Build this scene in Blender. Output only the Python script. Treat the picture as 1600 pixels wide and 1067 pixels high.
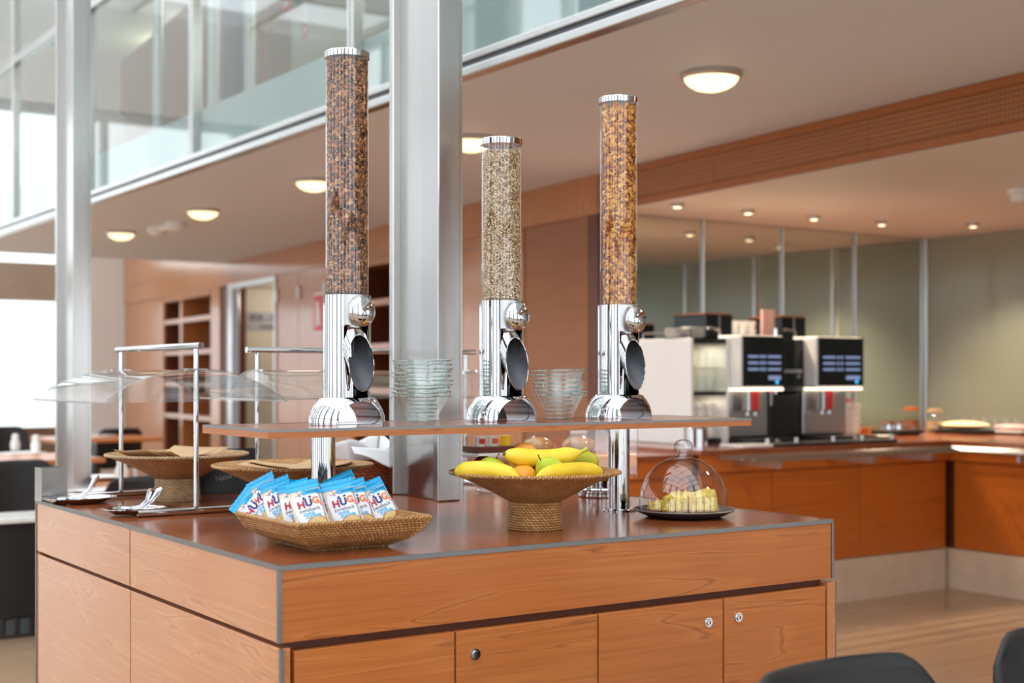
import bpy, bmesh, math, random
from mathutils import Vector, Matrix, Euler
PI = math.pi
for o in list(bpy.data.objects): bpy.data.objects.remove(o)
scene = bpy.context.scene
COL = scene.collection
random.seed(7)

# ------------------------------------------------------------------ camera, world, exposure
TH = math.radians(34.12); FPX = 2140.0; HORIZON = 587.0
CAM = Vector((-1.08509, -2.38756, 1.27))
cd = bpy.data.cameras.new('camera'); cam = bpy.data.objects.new('camera', cd); COL.objects.link(cam)
cam.location = CAM; cam.rotation_euler = (PI/2, 0, -TH)
cd.sensor_width = 36.0; cd.lens = FPX/1600*36; cd.shift_y = (HORIZON-533.5)/1600
cd.clip_start = 0.05; cd.clip_end = 500
cd.dof.use_dof = True; cd.dof.focus_distance = 3.25; cd.dof.aperture_fstop = 3.0
scene.camera = cam
w = bpy.data.worlds.new('overcast_sky'); scene.world = w; w.use_nodes = True
bg = w.node_tree.nodes['Background']; bg.inputs[0].default_value = (0.90, 0.95, 1.0, 1); bg.inputs[1].default_value = 1.5
vs = scene.view_settings
vs.view_transform = 'Standard'; vs.look = 'None'; vs.gamma = 1.0; vs.use_curve_mapping = False
vs.exposure = 0.92
try: scene.cycles.transparent_max_bounces = 48
except Exception: pass

# ------------------------------------------------------------------ measuring helpers (points on real planes)
FW = (math.sin(TH), math.cos(TH)); RT = (math.cos(TH), -math.sin(TH))
def ray(x, y):
    k = (x-800)/FPX
    return Vector((FW[0]+k*RT[0], FW[1]+k*RT[1], -(y-HORIZON)/FPX))
def onz(x, y, z):
    r = ray(x, y); return CAM + r*((z-CAM.z)/r.z)
def ony(x, y, Y):
    r = ray(x, y); return CAM + r*((Y-CAM.y)/r.y)
def onx(x, y, X):
    r = ray(x, y); return CAM + r*((X-CAM.x)/r.x)
def ond(x, y, d): return CAM + ray(x, y)*d

# ------------------------------------------------------------------ object helpers
def link(name, me, parent=None, loc=None, rz=None):
    o = bpy.data.objects.new(name, me); COL.objects.link(o)
    if parent is not None: o.parent = parent
    if loc is not None: o.location = loc
    if rz is not None: o.rotation_euler = (0, 0, rz)
    return o
def tag(o, label, cat, group=None, kind=None):
    o['label'] = label; o['category'] = cat
    if group: o['group'] = group
    if kind: o['kind'] = kind
    return o
def thing(name, label, cat, loc=(0, 0, 0), rz=0, group=None):
    o = bpy.data.objects.new(name, None); COL.objects.link(o); o.empty_display_size = 0.05
    o.location = loc; o.rotation_euler = (0, 0, rz)
    return tag(o, label, cat, group)
def struct(o, label=None):
    o['kind'] = 'structure'
    if label: o['label'] = label
    return o
def copy_tree(o, parent=None):
    c = o.copy(); COL.objects.link(c); c.parent = parent
    for ch in list(o.children): copy_tree(ch, c)
    return c

class MB:
    def __init__(s): s.v = []; s.f = []; s.m = []; s.uv = {}; s.sm = []
    def add(s, vs_, fs, mi=0, smooth=False, uvs=None):
        b = len(s.v); s.v += [tuple(v) for v in vs_]
        for i, f in enumerate(fs):
            if uvs: s.uv[len(s.f)] = uvs[i]
            s.f.append(tuple(b+k for k in f)); s.m.append(mi); s.sm.append(smooth)
        return s
    def box(s, x0, x1, y0, y1, z0, z1, mi=0, M=None):
        vs_ = [Vector((x, y, z)) for z in (z0, z1) for y in (y0, y1) for x in (x0, x1)]
        if M: vs_ = [M @ v for v in vs_]
        return s.add(vs_, [(0, 2, 3, 1), (4, 5, 7, 6), (0, 1, 5, 4), (2, 6, 7, 3), (0, 4, 6, 2), (1, 3, 7, 5)], mi)
    def lathe(s, prof, n=32, c=(0, 0, 0), a0=0, a1=2*PI, mi=0, smooth=True, sx=1, sy=1, uvr=None, M=None):
        full = abs(a1-a0-2*PI) < 1e-6; k = n if full else n+1
        vs_ = []; L = [0]
        for i in range(1, len(prof)): L.append(L[-1]+math.hypot(prof[i][0]-prof[i-1][0], prof[i][1]-prof[i-1][1]))
        for (r, z) in prof:
            for j in range(k):
                a = a0+(a1-a0)*j/n
                p = Vector((c[0]+sx*r*math.cos(a), c[1]+sy*r*math.sin(a), c[2]+z)); vs_.append(M @ p if M else p)
        fs = []; uv = []
        R = uvr or max(p[0] for p in prof)
        for i in range(len(prof)-1):
            for j in range(n):
                j2 = (j+1) % k if full else j+1
                fs.append((i*k+j, i*k+j2, (i+1)*k+j2, (i+1)*k+j))
                u0 = R*(a1-a0)*j/n; u1 = R*(a1-a0)*(j+1)/n
                uv.append(((u0, L[i]), (u1, L[i]), (u1, L[i+1]), (u0, L[i+1])))
        return s.add(vs_, fs, mi, smooth, uv)
    def disc(s, r, z, n=32, c=(0, 0, 0), mi=0, up=True, sx=1, sy=1, M=None):
        vs_ = [Vector((c[0]+sx*r*math.cos(2*PI*j/n), c[1]+sy*r*math.sin(2*PI*j/n), c[2]+z)) for j in range(n)]
        if M: vs_ = [M @ v for v in vs_]
        return s.add(vs_, [tuple(range(n)) if up else tuple(range(n-1, -1, -1))], mi)
    def cyl(s, p0, p1, r0, r1=None, n=16, caps=True, mi=0, smooth=True):
        r1 = r0 if r1 is None else r1
        p0 = Vector(p0); p1 = Vector(p1); d = (p1-p0).normalized()
        a = d.orthogonal().normalized(); b = d.cross(a)
        vs_ = []
        for p, r in ((p0, r0), (p1, r1)):
            for j in range(n):
                t = 2*PI*j/n; vs_.append(p+a*(r*math.cos(t))+b*(r*math.sin(t)))
        L = (p1-p0).length; R = max(r0, r1)
        s.add(vs_, [(j, (j+1) % n, n+(j+1) % n, n+j) for j in range(n)], mi, smooth,
              [((R*2*PI*j/n, 0), (R*2*PI*(j+1)/n, 0), (R*2*PI*(j+1)/n, L), (R*2*PI*j/n, L)) for j in range(n)])
        if caps:
            s.add(vs_[:n], [tuple(range(n-1, -1, -1))], mi); s.add(vs_[n:], [tuple(range(n))], mi)
        return s
    def tube(s, path, rad, n=10, mi=0, caps=True, closed=False, flat=1.0, up=None):
        P = [Vector(p) for p in path]; N = len(P)
        rads = rad if isinstance(rad, (list, tuple)) else [rad]*N
        rings = []; prev = None
        for i in range(N):
            if closed: t = P[(i+1) % N]-P[i-1]
            else: t = P[min(i+1, N-1)]-P[max(i-1, 0)]
            t.normalize()
            if up is not None:
                a = Vector(up); a = (a-t*a.dot(t)).normalized()
            elif prev is None: a = t.orthogonal().normalized()
            else: a = (prev-t*prev.dot(t)).normalized()
            prev = a; b = t.cross(a)
            rings += [P[i]+a*(rads[i]*flat*math.cos(2*PI*j/n))+b*(rads[i]*math.sin(2*PI*j/n)) for j in range(n)]
        fs = []; uv = []; ln = 0.
        for i in range(N if closed else N-1):
            i2 = (i+1) % N; l2 = ln+(P[i2]-P[i]).length; c_ = 2*PI*rads[i]/n
            for j in range(n):
                fs.append((i*n+j, i*n+(j+1) % n, i2*n+(j+1) % n, i2*n+j)); uv.append(((c_*j, ln), (c_*(j+1), ln), (c_*(j+1), l2), (c_*j, l2)))
            ln = l2
        s.add(rings, fs, mi, True, uv)
        if caps and not closed:
            s.add(rings[:n], [tuple(range(n-1, -1, -1))], mi); s.add(rings[-n:], [tuple(range(n))], mi)
        return s
    def prism(s, pts, y0, y1, mi=0):          # polygon in x,z extruded along y
        n = len(pts)
        vs_ = [(p[0], y0, p[1]) for p in pts]+[(p[0], y1, p[1]) for p in pts]
        fs = [tuple(range(n)), tuple(range(2*n-1, n-1, -1))]
        fs += [(j, n+j, n+(j+1) % n, (j+1) % n) for j in range(n)]
        return s.add(vs_, fs, mi)
    def grid(s, fn, nu, nv, mi=0, smooth=True, uvs=True):
        vs_ = [fn(i/nu, j/nv) for j in range(nv+1) for i in range(nu+1)]
        fs = []; uv = []
        for j in range(nv):
            for i in range(nu):
                a = j*(nu+1)+i; fs.append((a, a+1, a+nu+2, a+nu+1))
                uv.append(((i/nu, j/nv), ((i+1)/nu, j/nv), ((i+1)/nu, (j+1)/nv), (i/nu, (j+1)/nv)))
        return s.add(vs_, fs, mi, smooth, uv)
    def sphere(s, c, r, n=20, m=12, mi=0, sx=1, sy=1, sz=1):
        c = Vector(c)
        vs_ = [c+Vector((0, 0, -r*sz))]
        for i in range(1, m):
            t = -PI/2+PI*i/m
            for j in range(n):
                a = 2*PI*j/n; vs_.append(c+Vector((sx*r*math.cos(t)*math.cos(a), sy*r*math.cos(t)*math.sin(a), sz*r*math.sin(t))))
        vs_.append(c+Vector((0, 0, r*sz)))
        fs = [(0, 1+(j+1) % n, 1+j) for j in range(n)]
        for i in range(m-2):
            for j in range(n): fs.append((1+i*n+j, 1+i*n+(j+1) % n, 1+(i+1)*n+(j+1) % n, 1+(i+1)*n+j))
        e = len(vs_)-1; b = 1+(m-2)*n
        fs += [(b+j, b+(j+1) % n, e) for j in range(n)]
        return s.add(vs_, fs, mi, True)
    def mesh(s, name, mats):
        me = bpy.data.meshes.new(name); me.from_pydata(s.v, [], s.f)
        mats = mats if isinstance(mats, (list, tuple)) else [mats]
        for m in mats: me.materials.append(m)
        me.polygons.foreach_set('material_index', s.m); me.polygons.foreach_set('use_smooth', s.sm)
        if s.uv:
            ul = me.uv_layers.new(name='UVMap').data
            for fi, uvs in s.uv.items():
                st = me.polygons[fi].loop_start
                for k, q in enumerate(uvs): ul[st+k].uv = q
        me.update()
        if any(s.sm): me.set_sharp_from_angle(angle=math.radians(38))
        return me
    def build(s, name, mats, parent=None, loc=None, rz=None, bevel=0, solid=0, seg=2):
        o = link(name, s.mesh(name, mats), parent, loc, rz)
        if solid:
            m = o.modifiers.new('solidify', 'SOLIDIFY'); m.thickness = solid; m.offset = 0
        if bevel:
            m = o.modifiers.new('bevel', 'BEVEL'); m.width = bevel; m.segments = seg; m.limit_method = 'ANGLE'; m.angle_limit = math.radians(40)
        return o
def B(*a, **k): return MB().box(*a, **k)
def bake(o):                                   # apply modifiers into the mesh
    dg = bpy.context.evaluated_depsgraph_get(); me = bpy.data.meshes.new_from_object(o.evaluated_get(dg))
    o.modifiers.clear(); o.data = me; return o
_tc = {}
def text_geo(body, size, bold=0.0, align='CENTER'):
    k = (body, size, bold, align)
    if k in _tc: return _tc[k]
    cu = bpy.data.curves.new('t', 'FONT'); cu.body = body; cu.size = size; cu.offset = bold; cu.align_x = align; cu.align_y = 'CENTER'; cu.resolution_u = 3
    o = bpy.data.objects.new('t', cu); COL.objects.link(o)
    bpy.context.view_layer.update()
    dg = bpy.context.evaluated_depsgraph_get(); me = bpy.data.meshes.new_from_object(o.evaluated_get(dg))
    r = ([v.co.copy() for v in me.vertices], [tuple(p.vertices) for p in me.polygons])
    bpy.data.objects.remove(o); bpy.data.curves.remove(cu); bpy.data.meshes.remove(me)
    _tc[k] = r; return r
def text_obj(name, body, size, M, mat, parent=None, bold=0.0):
    vs_, fs = text_geo(body, size, bold)
    return MB().add([M @ v for v in vs_], fs).build(name, mat, parent)

# ------------------------------------------------------------------ materials
def lin(c):
    f = lambda u: u/12.92 if u <= .04045 else ((u+.055)/1.055)**2.4
    return tuple(f(x/255) for x in c)+(1,)
class NT:
    def __init__(s, name):
        s.m = bpy.data.materials.new(name); s.m.use_nodes = True; s.t = s.m.node_tree; s.t.nodes.clear()
        s.out = s.n('ShaderNodeOutputMaterial')
    def n(s, ty, **k):
        x = s.t.nodes.new(ty)
        for a, b in k.items(): setattr(x, a, b)
        return x
    def l(s, a, b): s.t.links.new(a, b)
    def bsdf(s, col=(.8, .8, .8, 1), rough=.5, metal=0., spec=.5, **k):
        b = s.n('ShaderNodeBsdfPrincipled')
        b.inputs['Base Color'].default_value = col; b.inputs['Roughness'].default_value = rough
        b.inputs['Metallic'].default_value = metal; b.inputs['Specular IOR Level'].default_value = spec
        for a, v in k.items(): b.inputs[a].default_value = v
        s.l(b.outputs[0], s.out.inputs[0]); return b
    def ramp(s, fac, stops):
        r = s.n('ShaderNodeValToRGB'); e = r.color_ramp.elements
        while len(e) < len(stops): e.new(.5)
        for x, (p, c) in zip(e, stops): x.position = p; x.color = c
        s.l(fac, r.inputs[0]); return r.outputs[0]
    def coord(s, kind='Object', scale=(1, 1, 1), rot=(0, 0, 0), rnd=0):
        tc = s.n('ShaderNodeTexCoord'); v = tc.outputs[kind]
        if rnd:
            oi = s.n('ShaderNodeObjectInfo'); mu = s.n('ShaderNodeVectorMath', operation='SCALE')
            mu.inputs[0].default_value = (rnd, rnd*1.7, rnd*.6); s.l(oi.outputs['Random'], mu.inputs['Scale'])
            ad = s.n('ShaderNodeVectorMath', operation='ADD'); s.l(v, ad.inputs[0]); s.l(mu.outputs[0], ad.inputs[1]); v = ad.outputs[0]
        mp = s.n('ShaderNodeMapping'); mp.inputs['Scale'].default_value = scale; mp.inputs['Rotation'].default_value = rot
        s.l(v, mp.inputs[0]); return mp.outputs[0]
    def noise(s, vec, scale=5, detail=3, rough=.5, dist=0):
        n = s.n('ShaderNodeTexNoise'); s.l(vec, n.inputs['Vector'])
        n.inputs['Scale'].default_value = scale; n.inputs['Detail'].default_value = detail
        n.inputs['Roughness'].default_value = rough; n.inputs['Distortion'].default_value = dist
        return n.outputs['Fac']
    def bump(s, b, h, strength=.3, dist=.002):
        bp = s.n('ShaderNodeBump'); bp.inputs['Strength'].default_value = strength; bp.inputs['Distance'].default_value = dist
        s.l(h, bp.inputs['Height']); s.l(bp.outputs[0], b.inputs['Normal'])
    def mixc(s, a, b, fac, mode='MIX'):
        x = s.n('ShaderNodeMix', data_type='RGBA', blend_type=mode)
        if isinstance(fac, float): x.inputs[0].default_value = fac
        else: s.l(fac, x.inputs[0])
        for i, q in ((6, a), (7, b)):
            if isinstance(q, tuple): x.inputs[i].default_value = q
            else: s.l(q, x.inputs[i])
        return x.outputs[2]
def plain(name, rgb, rough=.5, metal=0., spec=.5, var=0.06, nscale=6, bump=0, **k):
    t = NT(name); b = t.bsdf(lin(rgb), rough, metal, spec, **k)
    c = lin(rgb); v = t.noise(t.coord('Object', rnd=3), nscale, 4)
    d = tuple(x*(1-var) for x in c[:3])+(1,); u = tuple(min(1, x*(1+var)) for x in c[:3])+(1,)
    t.l(t.ramp(v, [(.3, d), (.7, u)]), b.inputs['Base Color'])
    if bump: t.bump(b, v, bump, .003)
    return t.m
def wood(name, dark, mid, light, axis='X', rough=.35, spec=.5, gs=1.0, coat=0.0, rnd=7, fig=1.0):
    t = NT(name); b = t.bsdf(lin(mid), rough, 0, spec)
    b.inputs['Coat Weight'].default_value = coat; b.inputs['Coat Roughness'].default_value = .12
    sc = {'X': (.55, 7, 7), 'Y': (7, .55, 7), 'Z': (7, 7, .55)}[axis]
    sf = {'X': (3, 160, 160), 'Y': (160, 3, 160), 'Z': (160, 160, 3)}[axis]
    v = t.coord('Object', tuple(q*gs for q in sc), rnd=rnd)
    big = t.noise(v, 1.1, 3, .5, 1.2*fig)
    wv = t.n('ShaderNodeMath', operation='MULTIPLY'); t.l(big, wv.inputs[0]); wv.inputs[1].default_value = 9.0
    fr = t.n('ShaderNodeMath', operation='PINGPONG'); t.l(wv.outputs[0], fr.inputs[0]); fr.inputs[1].default_value = 1.0
    c1 = t.ramp(fr.outputs[0], [(0., lin(mid)), (.62, lin(mid)), (.9, lin(light)), (1., lin(dark))])
    fine = t.noise(t.coord('Object', sf, rnd=rnd), 1., 3, .6)
    c2 = t.ramp(fine, [(.25, lin(dark)), (.5, lin(mid)), (.8, lin(light))])
    blot = t.noise(t.coord('Object', (1.2, 1.2, 1.2), rnd=rnd), 1.5, 2)
    c3 = t.ramp(blot, [(.3, lin(mid)), (.7, lin(light))])
    cc = t.mixc(c1, c2, .42); cc = t.mixc(cc, c3, .2)
    t.l(cc, b.inputs['Base Color'])
    return t.m
def clear(name, tint=(1, 1, 1, 1), edge=(.78, .9, .88, 1), rough=.015, ior=1.45, refl=1.0):
    t = NT(name); tr = t.n('ShaderNodeBsdfTransparent'); gl = t.n('ShaderNodeBsdfGlossy')
    gl.inputs['Roughness'].default_value = rough; gl.inputs['Color'].default_value = (refl, refl, refl, 1)
    lw = t.n('ShaderNodeLayerWeight'); lw.inputs[0].default_value = .5
    def po(e_):
        p = t.n('ShaderNodeMath', operation='POWER'); t.l(lw.outputs['Facing'], p.inputs[0]); p.inputs[1].default_value = e_; return p.outputs[0]
    t.l(t.mixc(tint, edge, po(2.2)), tr.inputs[0])
    f0 = ((ior-1)/(ior+1))**2                    # Schlick, the same from both sides of the thin wall
    fr = t.n('ShaderNodeMath', operation='MULTIPLY_ADD'); t.l(po(5.0), fr.inputs[0]); fr.inputs[1].default_value = 1-f0; fr.inputs[2].default_value = f0
    mx = t.n('ShaderNodeMixShader'); t.l(fr.outputs[0], mx.inputs[0]); t.l(tr.outputs[0], mx.inputs[1]); t.l(gl.outputs[0], mx.inputs[2])
    t.l(mx.outputs[0], t.out.inputs[0]); return t.m
def emit(name, rgb, strength):
    t = NT(name); e = t.n('ShaderNodeEmission'); e.inputs[0].default_value = lin(rgb); e.inputs[1].default_value = strength
    t.l(e.outputs[0], t.out.inputs[0]); return t.m
def rattan(name, dark, mid, light, bw=.009, bh=.0056, rough=.45):
    t = NT(name); b = t.bsdf(lin(mid), rough, 0, .4)
    sep = t.n('ShaderNodeSeparateXYZ'); t.l(t.coord('UV'), sep.inputs[0])
    def mt(op, a, b_=None):
        x = t.n('ShaderNodeMath', operation=op)
        for k, q in enumerate((a, b_)):
            if q is None: continue
            if isinstance(q, (int, float)): x.inputs[k].default_value = q
            else: t.l(q, x.inputs[k])
        return x.outputs[0]
    vr = mt('DIVIDE', sep.outputs[1], bh); fl_ = mt('FLOOR', vr); fv = mt('FRACT', vr)
    us = mt('ADD', mt('ADD', mt('DIVIDE', sep.outputs[0], bw), mt('MULTIPLY', fl_, .5)), mt('MULTIPLY', fv, .45))
    fu = mt('FRACT', us)
    h = mt('POWER', mt('MULTIPLY', mt('SINE', mt('MULTIPLY', fu, PI)), mt('SINE', mt('MULTIPLY', fv, PI))), .55)
    wn = t.n('ShaderNodeTexWhiteNoise', noise_dimensions='2D'); cb = t.n('ShaderNodeCombineXYZ')
    t.l(mt('FLOOR', us), cb.inputs[0]); t.l(fl_, cb.inputs[1]); t.l(cb.outputs[0], wn.inputs['Vector'])
    stitch = t.mixc(lin(mid), lin(light), wn.outputs['Value'])
    nz = t.noise(t.coord('Object', (14, 14, 14)), 1.2, 3)
    stitch = t.mixc(stitch, t.ramp(nz, [(.35, lin(tuple(.72*q for q in mid))), (.7, lin(light))]), .35)
    fac = t.ramp(h, [(.14, (0, 0, 0, 1)), (.48, (1, 1, 1, 1))])
    t.l(t.mixc(lin(dark), stitch, fac), b.inputs['Base Color'])
    t.bump(b, h, .8, .003); return t.m
def brushed(name, rgb, rough=.28, axis='Z', amp=.12):
    t = NT(name); b = t.bsdf(lin(rgb), rough, 1.0)
    sc = {'Z': (90, 90, 1.2), 'X': (1.2, 90, 90), 'Y': (90, 1.2, 90)}[axis]
    nz = t.noise(t.coord('Object', sc, rnd=2), 1, 4, .6)
    big = t.noise(t.coord('Object', (1.5, 1.5, .8), rnd=2), 1.2, 2)
    r = t.n('ShaderNodeMapRange'); t.l(nz, r.inputs[0]); r.inputs[3].default_value = rough-amp; r.inputs[4].default_value = rough+amp
    t.l(r.outputs[0], b.inputs['Roughness'])
    c = lin(rgb); t.l(t.ramp(big, [(.3, tuple(x*.86 for x in c[:3])+(1,)), (.7, c)]), b.inputs['Base Color'])
    return t.m

M = {}
def setup_mats():
    M['front_x'] = wood('cherry_laminate_x', (122, 60, 20), (178, 102, 46), (198, 124, 64), 'X', .30)
    M['front_y_lit'] = wood('cherry_laminate_y_lit', (150, 82, 38), (192, 118, 62), (212, 146, 88), 'Y', .28, .7, fig=1.6, coat=1.0)  # paler copy for the window side, its daylit sheen put into the colour
    M['top'] = wood('worktop_laminate', (112, 54, 26), (136, 70, 36), (150, 82, 46), 'X', .17, .75, gs=.8)
    M['wall'] = wood('wall_veneer', (150, 86, 42), (174, 108, 58), (194, 132, 82), 'Z', .28, gs=.5, coat=.5)
    M['wall_lines'] = None
    M['niche_wood'] = wood('bar_veneer', (150, 68, 14), (184, 94, 24), (198, 108, 34), 'X', .35, gs=.6)
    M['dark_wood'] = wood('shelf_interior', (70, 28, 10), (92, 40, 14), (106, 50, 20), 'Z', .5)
    M['beam'] = wood('beam_veneer', (132, 72, 26), (160, 92, 36), (176, 106, 46), 'Y', .4)
    M['edge'] = brushed('edge_metal', (150, 150, 148), .35, 'X')
    M['chrome'] = plain('chrome', (206, 206, 208), .04, 1.0, var=.02)
    M['steel'] = brushed('column_steel', (196, 194, 191), .2, 'Z', .05)
    M['satin'] = plain('satin_steel', (205, 205, 205), .3, 1.0, var=.03)
    M['spout_grey'] = plain('spout_grey', (84, 86, 92), .45, var=.05)
    M['dark_steel'] = plain('dark_steel', (90, 92, 96), .38, 1.0, var=.03)
    M['white_metal'] = plain('rail_metal', (190, 190, 188), .25, 1.0, var=.03)
    M['ceiling'] = plain('ceiling_paint', (222, 226, 232), .6, var=.015, nscale=.6)
    M['niche_ceiling'] = plain('niche_ceiling_lacquer', (228, 222, 214), .42, var=.015, nscale=.6)
    M['cream'] = plain('cream_paint', (214, 204, 184), .6, var=.02, nscale=1)
    M['white'] = plain('white_paint', (232, 232, 230), .55, var=.02, nscale=1)
    M['offwhite'] = plain('porcelain', (236, 234, 228), .2, var=.02)
    M['paper'] = plain('kraft_paper', (196, 160, 118), .8, var=.05)
    M['napkin'] = plain('white_napkin', (238, 238, 240), .85, var=.03)
    M['black'] = plain('black_plastic', (26, 27, 29), .42, var=.1)
    M['gloss_black'] = plain('gloss_black', (14, 14, 16), .12, var=.1)
    M['seat'] = plain('chair_black', (22, 23, 25), .5, var=.06)
    M['lamp_glass'] = emit('lamp_glow', (255, 222, 172), 1.25)
    M['warm'] = emit('spot_glow', (255, 226, 180), 6.0)
    M['lightbar'] = emit('machine_light', (255, 232, 205), 1.3)
    M['screen_text'] = emit('screen_text', (170, 188, 232), .32)
    M['screen_cyan'] = emit('screen_cyan', (70, 190, 255), .8)
    M['pinkred'] = plain('red_plastic', (232, 62, 66), .35)
    M['red'] = plain('sign_red', (214, 40, 44), .5)
    M['tube'] = clear('acrylic_tube', edge=(.97, .98, .98, 1), ior=1.75)
    M['acrylic'] = clear('acrylic_hood', tint=(.985, .99, .99, 1), edge=(.86, .88, .88, 1), ior=1.8, rough=.03)
    M['bowl_glass'] = clear('bowl_glass', tint=(.993, .998, .996, 1), edge=(.88, .93, .92, 1), ior=1.55)
    M['dome_glass'] = clear('dome_glass', tint=(.985, .985, .985, 1), edge=(.74, .75, .75, 1), ior=2.0)
    M['pane'] = clear('window_pane', tint=(.95, .96, .95, 1), edge=(.85, .89, .88, 1), ior=1.5)
    M['up_pane'] = clear('balcony_pane', tint=(.79, .83, .81, 1), edge=(.68, .74, .73, 1), ior=1.85)
    M['olive'] = plain('gallery_paint', (182, 184, 162), .6, var=.02, nscale=1)
    M['bowl_rim'] = clear('bowl_rim_glass', tint=(.78, .86, .85, 1), edge=(.38, .48, .47, 1), ior=2.2)
    M['frost'] = plain('frosted_band', (216, 226, 230), .2, var=.03, nscale=1)
    M['mirror'] = plain('mirror', (222, 228, 220), .015, 1.0, var=.01, nscale=.5)
    M['olive_glass'] = plain('backpainted_glass', (146, 154, 138), .16, var=.03, nscale=.7, spec=.6)
    M['rattan'] = rattan('rattan_brown', (84, 46, 16), (184, 126, 64), (226, 174, 112), .0100, .0060)
    M['rattan_lt'] = rattan('rattan_pale', (120, 88, 52), (186, 150, 106), (214, 184, 144), .012, .006)
    M['wicker'] = rattan('wicker_red', (60, 24, 10), (140, 66, 34), (182, 98, 58), .022, .010)
    M['plank'] = wood('floor_plank', (140, 112, 86), (170, 140, 110), (186, 158, 130), 'X', .22, gs=1.0, rnd=9)
    M['floor'] = plain('floor_joint', (112, 90, 72), .4)
    M['stone'] = plain('plinth_stone', (206, 184, 158), .4, var=.08, nscale=9)
    M['hill'] = plain('hazy_hill', (214, 218, 224), 1.0, spec=0)
    M['ground'] = plain('outside_ground', (226, 226, 224), 1.0, spec=0)
setup_mats()
def acoustic(name, ax):
    t = NT(name); b = t.bsdf(lin((172, 102, 58)), .42)
    sep = t.n('ShaderNodeSeparateXYZ'); t.l(t.coord('Object'), sep.inputs[0])
    def tri(o, per):
        m = t.n('ShaderNodeMath', operation='PINGPONG'); t.l(o, m.inputs[0]); m.inputs[1].default_value = per/2
        g = t.n('ShaderNodeMath', operation='DIVIDE'); t.l(m.outputs[0], g.inputs[0]); g.inputs[1].default_value = per/2; return g.outputs[0]
    h = tri(sep.outputs[2], .024)
    if ax: 
        mm = t.n('ShaderNodeMath', operation='MAXIMUM'); t.l(h, mm.inputs[0]); t.l(tri(sep.outputs[0], .024), mm.inputs[1]); h = mm.outputs[0]
    nz = t.noise(t.coord('Object', (2, 2, 30)), 1, 2)
    c = t.ramp(h, [(.3, lin((84, 44, 12))), (.5, lin((150, 88, 34))), (.8, lin((168, 104, 46)))])
    t.l(t.mixc(c, t.ramp(nz, [(.3, lin((146, 84, 36))), (.7, lin((176, 110, 56)))]), .3), b.inputs['Base Color'])
    t.bump(b, h, .6, .004); return t.m
M['wall_lines'] = acoustic('grooved_veneer', False)
M['perf'] = acoustic('perforated_veneer', True)

# ------------------------------------------------------------------ THE SETTING
ZC = 2.54; ZN = 2.294; XS = 2.03           # main ceiling, niche ceiling, slab edge
fl = struct(B(-5.2, 8.5, -6.2, 17.6, -.2, -.012).build('floor', M['floor']))
PW, PL = .24, 1.8
pm = B(0, PL-.004, 0, PW-.004, -.012, 0).mesh('plank', M['plank'])
def planks(x0, x1, y0, y1):
    j = 0; y = y0
    while y < y1:
        x = x0-(j % 3)*.6
        while x < x1:
            link('plank', pm, fl, (x, y, 0)); x += PL
        y += PW; j += 1
planks(1.4, 5.7, -1.1, 2.9)
planks(-3.0, -.6, 2.2, 7.2)
sm = B(0, 5, 0, .6-.006, -.012, 0).mesh('plank', M['plank'])
def fill(x0, x1, y0, y1):
    return B(x0, x1, y0, y1, -.012, -.001).build('plank_field', M['plank'], fl)
fill(-5.2, 1.2, -6.2, 2.2); fill(1.2, 8.4, -6.2, -1.1); fill(-.2, 1.2, 2.2, 17.4); fill(1.2, 5.6, 3.2, 17.4); fill(-5.2, -.2, 7.3, 17.4); fill(-5.2, -3.7, 2.2, 7.3)

struct(B(XS+.02, 5.75, -6.2, 12.3, ZC, ZC+.10).build('ceiling', M['ceiling']), 'pale ceiling under the gallery')
_n = [Vector((4.208, 4.454)), Vector((7.3, 4.454)), Vector((7.3, -6.2)), Vector((4.208-.0914/.9958*10.654, -6.2))]
struct(MB().add([(p.x+.01, p.y, ZN) for p in _n]+[(p.x+.01, p.y, ZN+.05) for p in _n], [(0, 1, 2, 3), (7, 6, 5, 4), (0, 4, 5, 1), (1, 5, 6, 2), (2, 6, 7, 3), (3, 7, 4, 0)]).build('ceiling_niche', M['niche_ceiling']))
rf = struct(B(2.3, 8.5, -6.2, 17.6, 6.6, 6.8).build('ceiling_hall', M['white']), 'glazed hall roof with white ribs')
for k in range(13): B(-5.2, 2.3, -6.2+k*1.967-.05, -6.2+k*1.967+.05, 6.6, 6.85).build('roof_rib', M['white'], rf)
for k in range(5): B(-5.2+k*1.85-.04, -5.2+k*1.85+.04, -6.2, 17.6, 6.62, 6.80).build('roof_purlin', M['white'], rf)
struct(B(XS, 6.2, -6.2, 12.3, 4.75, 4.85).build('ceiling_gallery', M['olive']))

# wood wall frame: local x runs along the wall, local y faces the hall
WO = Vector((4.208, 4.454, 0)); WA = math.atan2(.9958, .0914)
def wl(u, z, v=0):
    return WO+Vector((math.cos(WA)*u-math.sin(WA)*v, math.sin(WA)*u+math.cos(WA)*v, z))
wall = struct(link('wall_right', None) if False else bpy.data.objects.new('wall_right', None)); COL.objects.link(wall)
wall.location = WO; wall.rotation_euler = (0, 0, WA)
def wp(name, u0, u1, z0, z1, mat, v0=-.06, v1=0., bevel=.004):
    return B(u0, u1, v0, v1, z0, z1).build(name, mat, wall, bevel=bevel)
wp('leak_backing', 4.06, 6.1, .02, ZN-.004, M['dark_wood'], -.095, -.065, 0)  # added behind the doors to block light leaking through their gaps
wp('header', 0, 12.95, ZN-.0035, ZC, M['wall'], -.15, .012)
wp('end_post', 0, .12, 0, ZN, M['dark_wood'], -.5, 0)
wp('acoustic_panel', .125, .95, .02, ZN-.004, M['wall_lines'])
wp('jamb', .955, 1.02, 0, ZN-.004, M['wall'], -.06, .01)
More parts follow.
